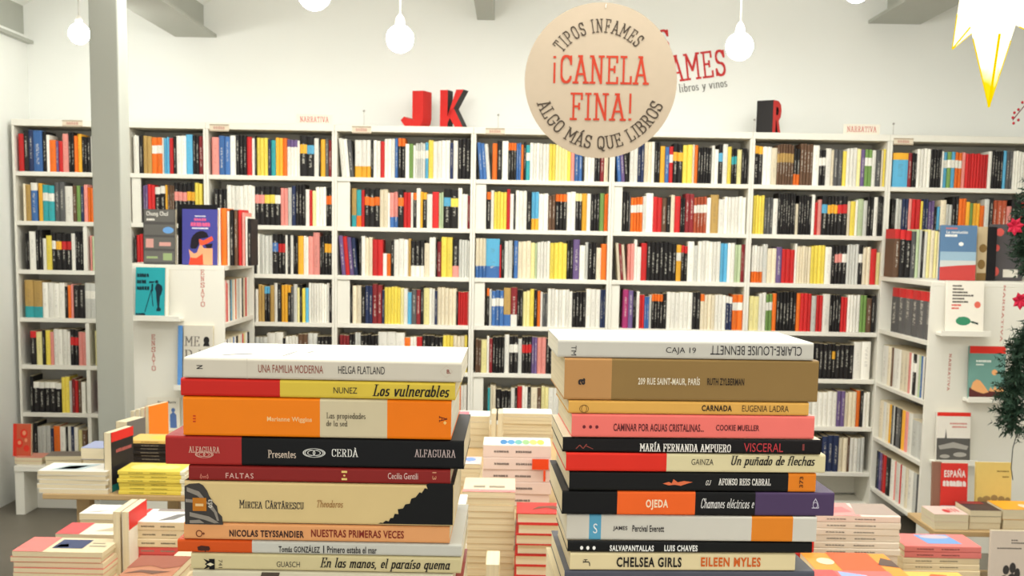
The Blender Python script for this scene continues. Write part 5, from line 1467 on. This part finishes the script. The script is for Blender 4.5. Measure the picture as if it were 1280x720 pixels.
# small cards and shelf tags on the bookcase tops
def card(px0, px1, py0, py1, Y, s, label, z=None, bg_rgb=(240, 234, 218), name='sign_card', cat='card'):
    a, b = P(px0, py1, Y), P(px1, py0, Y)
    z0 = a.z if z is None else z
    e = empty(name, ((a.x + b.x) / 2, Y, z0 + .0005), label, cat)
    h = (b.x - a.x) / 2; H = b.z - a.z
    MB().box(-h, h, 0, .003, 0, H).build('card_board', C_(bg_rgb), e)
    MB().box(-h, h, .003, .02, 0, .003).build('card_foot', C_(bg_rgb), e)
    flat('lettering', fit(text_polys(s, 'slab'), -h * .82, H * .25, h * .82, H * .78), -.0008, C_((206, 96, 84)), e)
    return e


card(371, 415, 146, 158, YF + .03, 'NARRATIVA', 'small white card with red lettering left of the letter J', TOPS)
card(1054, 1100, 161, 173, YF + .03, 'NARRATIVA', 'small white card with red lettering right of the letter R', TOPS)


def shelf_tag(px0, px1, py0, py1, label):
    Y = YF - .004
    a, b = P(px0, py1, Y), P(px1, py0, Y)
    e = empty('shelf_tag', ((a.x + b.x) / 2, Y, a.z), label, 'tag')
    h = (b.x - a.x) / 2; H = b.z - a.z
    MB().box(-h, h, 0, .0035, 0, H).build('tag_plate', C_((226, 214, 192)), e)
    for k_, (p, q, r_, t_) in enumerate(((-h, h, 0, .006), (-h, h, H - .006, H))):
        MB().box(p, q, -.002, -.0003, r_, t_).build('tag_rim', C_((176, 158, 136)), e)
    flat('lettering', scribble(-h * .6, H * .28, h * .6, H * .74, 5), -.0008, C_((206, 168, 150)), e)


shelf_tag(78, 103, 150.5, 158, 'small framed tag on the top edge of the leftmost bookcase')
shelf_tag(262, 286, 155.5, 164, 'small framed tag on the bookcase left of the letter J')
shelf_tag(440, 464, 158, 166.5, 'small framed tag on the bookcase under the letters J and K')
shelf_tag(607, 631, 160.5, 168, 'small framed tag on the bookcase right of the letter K')
shelf_tag(1117, 1142, 173, 181, 'small framed tag on the rightmost bookcase')


def wire(px, py, label):
    Y = YF + .05
    a = P(px, py, Y)
    e = empty('wire_holder', (a.x, Y, TOPS + .0003), label, 'holder')
    H = a.z - TOPS
    MB().lathe([(.022, 0), (.022, .003), (.002, .004), (.0012, H)], 12).build('wire_stand', C_((206, 202, 192)), e)
    MB().lathe([(.0005, H - .006), (.006, H - .002), (.006, H + .004), (.0005, H + .008)], 10).build('wire_tip', C_((170, 166, 158)), e)


wire(455, 139, 'thin wire holder left of the letter J')
wire(623, 144, 'thin wire holder right of the letter K')
wire(943, 150, 'thin wire holder left of the letter R')
wire(1117, 155, 'white wire holder at the corner right of the red lettered card')

# ================================================================== pendant globes
BULBM = glow('opal_globe', (1.0, 0.99, 0.94), BULB)
SOCK = C_((236, 232, 222), .4); CORD = C_((190, 186, 178), .6)


def pendant(px, py, Y, r, label, group=None):
    p = P(px, py, Y)
    e = empty('pendant_lamp', p, label, 'lamp', group)
    prof = [(r * .35 * math.cos(0), r * .94)] if False else []
    g = []
    for k in range(15):
        a = -math.pi / 2 + math.pi * (k + .02) / 14.6
        g.append((max(.001, r * math.cos(a)), r * math.sin(a)))
    MB().lathe(g, 28).build('globe', BULBM, e, smooth=True)
    MB().lathe([(r * .30, r * .96), (r * .34, r * 1.02), (r * .34, r * 1.3), (r * .26, r * 1.55), (r * .1, r * 1.75), (.003, r * 1.8)], 16).build('socket', SOCK, e, smooth=True)
    MB().lathe([(r * .36, r * 1.05), (r * .36, r * 1.1)], 16).build('socket_ring', C_((150, 144, 134), .4), e)
    MB().tube([(0, 0, r * 1.8), (0, 0, 3.05 - p.z)], .0035, 8).build('cord', CORD, e)


pendant(500, 48.5, 5.5, .0605, 'lit globe pendant hanging above the space left of the letter J')
pendant(924.5, 58, 5.5, .0600, 'lit globe pendant hanging right of the wall lettering')
pendant(393, -8, 5.0, .066, 'lit globe pendant cut by the upper edge, above the white card')
pendant(99, 42, 6.3, .052, 'lit globe pendant half behind the grey column')
pendant(1071, -13, 5.4, .056, 'lit globe pendant barely showing at the upper edge beside the beam')

# ================================================================== star lantern
pc = P(1243, -26, 2.6)
e = empty('star_lantern', pc, 'glowing yellow paper star lantern with long points, hanging at the upper right', 'lantern')
if 'star' not in _M:
    mm = bpy.data.materials.new('glowing_yellow_paper'); mm.use_nodes = True
    nt = mm.node_tree; nt.nodes.clear()
    tc = nt.nodes.new('ShaderNodeTexCoord'); ln = nt.nodes.new('ShaderNodeVectorMath'); ln.operation = 'LENGTH'
    mr = nt.nodes.new('ShaderNodeMapRange'); mr.inputs[1].default_value = .255; mr.inputs[2].default_value = .215
    nz = nt.nodes.new('ShaderNodeTexNoise'); nz.inputs['Scale'].default_value = 30
    ad = nt.nodes.new('ShaderNodeMath'); ad.operation = 'MULTIPLY_ADD'; ad.inputs[1].default_value = .06
    cr = nt.nodes.new('ShaderNodeMix'); cr.data_type = 'RGBA'
    cr.inputs[6].default_value = (1.15, .84, .01, 1); cr.inputs[7].default_value = (2.2, 2.0, 1.25, 1)
    em = nt.nodes.new('ShaderNodeEmission')
    oo = nt.nodes.new('ShaderNodeOutputMaterial')
    nt.links.new(tc.outputs['Object'], ln.inputs[0]); nt.links.new(tc.outputs['Object'], nz.inputs['Vector'])
    nt.links.new(nz.outputs['Fac'], ad.inputs[0]); nt.links.new(ln.outputs['Value'], ad.inputs[2])
    nt.links.new(ad.outputs[0], mr.inputs[0]); nt.links.new(mr.outputs[0], cr.inputs[0]); nt.links.new(cr.outputs[2], em.inputs[0]); nt.links.new(em.outputs[0], oo.inputs[0])
    _M['star'] = mm
EDGEM = glow('paper_star_fold', (1.0, .72, .0), 1.0)
tip = P(1236, 135, 2.56) - pc
spikes = [(tip, .058), (P(1190, 62, 2.72) - pc, .045), (P(1330, 60, 2.7) - pc, .05), (Vector((-.20, -.02, .07)), .05), (Vector((.2, 0, .08)), .05), (Vector((-.11, .0, .24)), .05), (Vector((.12, 0, .24)), .05),
          (Vector((.0, -.17, .05)), .05), (Vector((0, .2, .03)), .05), (Vector((0, .03, .3)), .05)]
for d_, hw_ in spikes:
    n = d_.normalized()
    ax = n.cross(Vector((0, 1, 0)) if abs(n.y) < .8 else Vector((1, 0, 0))).normalized(); bx_ = n.cross(ax).normalized()
    b0 = n * .06
    q = [b0 + ax * hw_, b0 + bx_ * hw_, b0 - ax * hw_, b0 - bx_ * hw_]
    MB().add([tuple(v) for v in q] + [tuple(d_)], [(0, 1, 4), (1, 2, 4), (2, 3, 4), (3, 0, 4), (3, 2, 1, 0)]).build('star_point', _M['star'], e)
    if d_.z < .02:
        for qi, qq in enumerate(q):
            MB().tube([qq.lerp(d_, .32), d_ * .99], .0028 if d_ is tip and qi in (1, 3) else .0018, 5).build('fold_line', EDGEM, e)
MB().lathe([(.02, -.07), (.065, -.02), (.065, .03), (.02, .07)], 12).build('star_core', _M['star'], e)
MB().tube([(0, 0, .07), (0, 0, 3.05 - pc.z)], .002, 6).build('cord', CORD, e)

# ================================================================== evergreen garland at the right edge
YG = 3.9
rg = random.Random(5)
path = [(1310, -120), (1306, 20), (1302, 90), (1306, 160), (1304, 230), (1284, 270), (1280, 300), (1290, 335), (1306, 365), (1304, 400), (1284, 425), (1272, 450), (1268, 480), (1264, 510), (1268, 535)]
pp = [P(x, y, YG) for x, y in path]
base = P(1280, 300, YG)
e = empty('evergreen_garland', base, 'evergreen garland with red flowers hanging beside the gondola end', 'garland')
MB().tube([p - base for p in pp], .006, 6).build('stem', C_((70, 60, 44)), e)
top_ = pp[0]
MB().tube([top_ - base, (top_.x - base.x, 0, 3.0 - base.z)], .002, 6).build('cord', CORD, e)
GRN = mat('evergreen_needles', (36, 62, 44), 0.7, 0.4, 60.0)
fol = MB()
for i in range(len(pp) - 1):
    seg = pp[i + 1] - pp[i]
    x_, y_ = path[i + 1]
    dens = 1.5 if (265 < y_ < 340 or y_ > 420) else .4
    rad = .07 if (265 < y_ < 340 or y_ > 420) else .04
    for k in range(int(seg.length * 620 * dens)):
        p = pp[i] + seg * rg.random() - base
        az = rg.uniform(0, 2 * math.pi); el = rg.uniform(-.9, .7)
        d_ = Vector((math.cos(az) * math.cos(el), math.sin(az) * math.cos(el), math.sin(el)))
        L_ = rg.uniform(.5, 1.0) * rad
        # a twig with flat needles
        for j in range(7):
            q = p + d_ * L_ * (j + 1) / 7
            s_ = d_.cross(Vector((rg.uniform(-1, 1), rg.uniform(-1, 1), rg.uniform(-1, 1)))).normalized()
            for sg_ in (-1, 1):
                t_ = (d_ * .7 + s_ * sg_).normalized() * rg.uniform(.014, .024)
                w2 = d_.cross(s_).normalized() * .0034
                fol.add([tuple(q - w2), tuple(q + w2), tuple(q + t_)], [(0, 1, 2)])
fo = fol.build('foliage', GRN, e)
FRED = C_((196, 34, 64), .5); BRED = C_((170, 40, 50), .35)
for (fx, fy) in ((1268, 283), (1275, 376)):
    cpt = P(fx, fy, YG - .06) - base
    for k in range(7):
        a = 2 * math.pi * k / 7 + .2
        u1 = Vector((math.cos(a), -.25, math.sin(a))); u2 = Vector((-math.sin(a), 0, math.cos(a)))
        ln_ = .030
        MB().add([tuple(cpt), tuple(cpt + u1 * ln_ * .5 + u2 * .010), tuple(cpt + u1 * ln_), tuple(cpt + u1 * ln_ * .5 - u2 * .010), tuple(cpt + u1 * ln_ * .55 + Vector((0, -.005, 0)))], [(0, 1, 4), (1, 2, 4), (2, 3, 4), (3, 0, 4)]).build('flower_petal', FRED, e)
tw = [P(1284, 128, YG - .02) - base, P(1274, 140, YG - .05) - base, P(1266, 150, YG - .06) - base]
MB().tube(tw, .0016, 6).build('berry_twig', C_((110, 40, 44)), e)
for (fx, fy) in ((1273, 137), (1268, 141), (1266, 147), (1267, 154), (1273, 150), (1278, 128)):
    cpt = P(fx, fy, YG - .055) - base
    MB().lathe([(.001, -.0045), (.0035, -.003), (.0045, 0), (.0035, .003), (.001, .0045)], 8, c=tuple(cpt)).build('berry', BRED, e, smooth=True)
MB().tube([P(1272, 540, YG) - base, P(1266, 560, YG) - base, P(1264, 585, YG) - base, P(1266, 600, YG) - base], .0015, 6).build('hanging_ribbon', C_((60, 62, 60)), e)
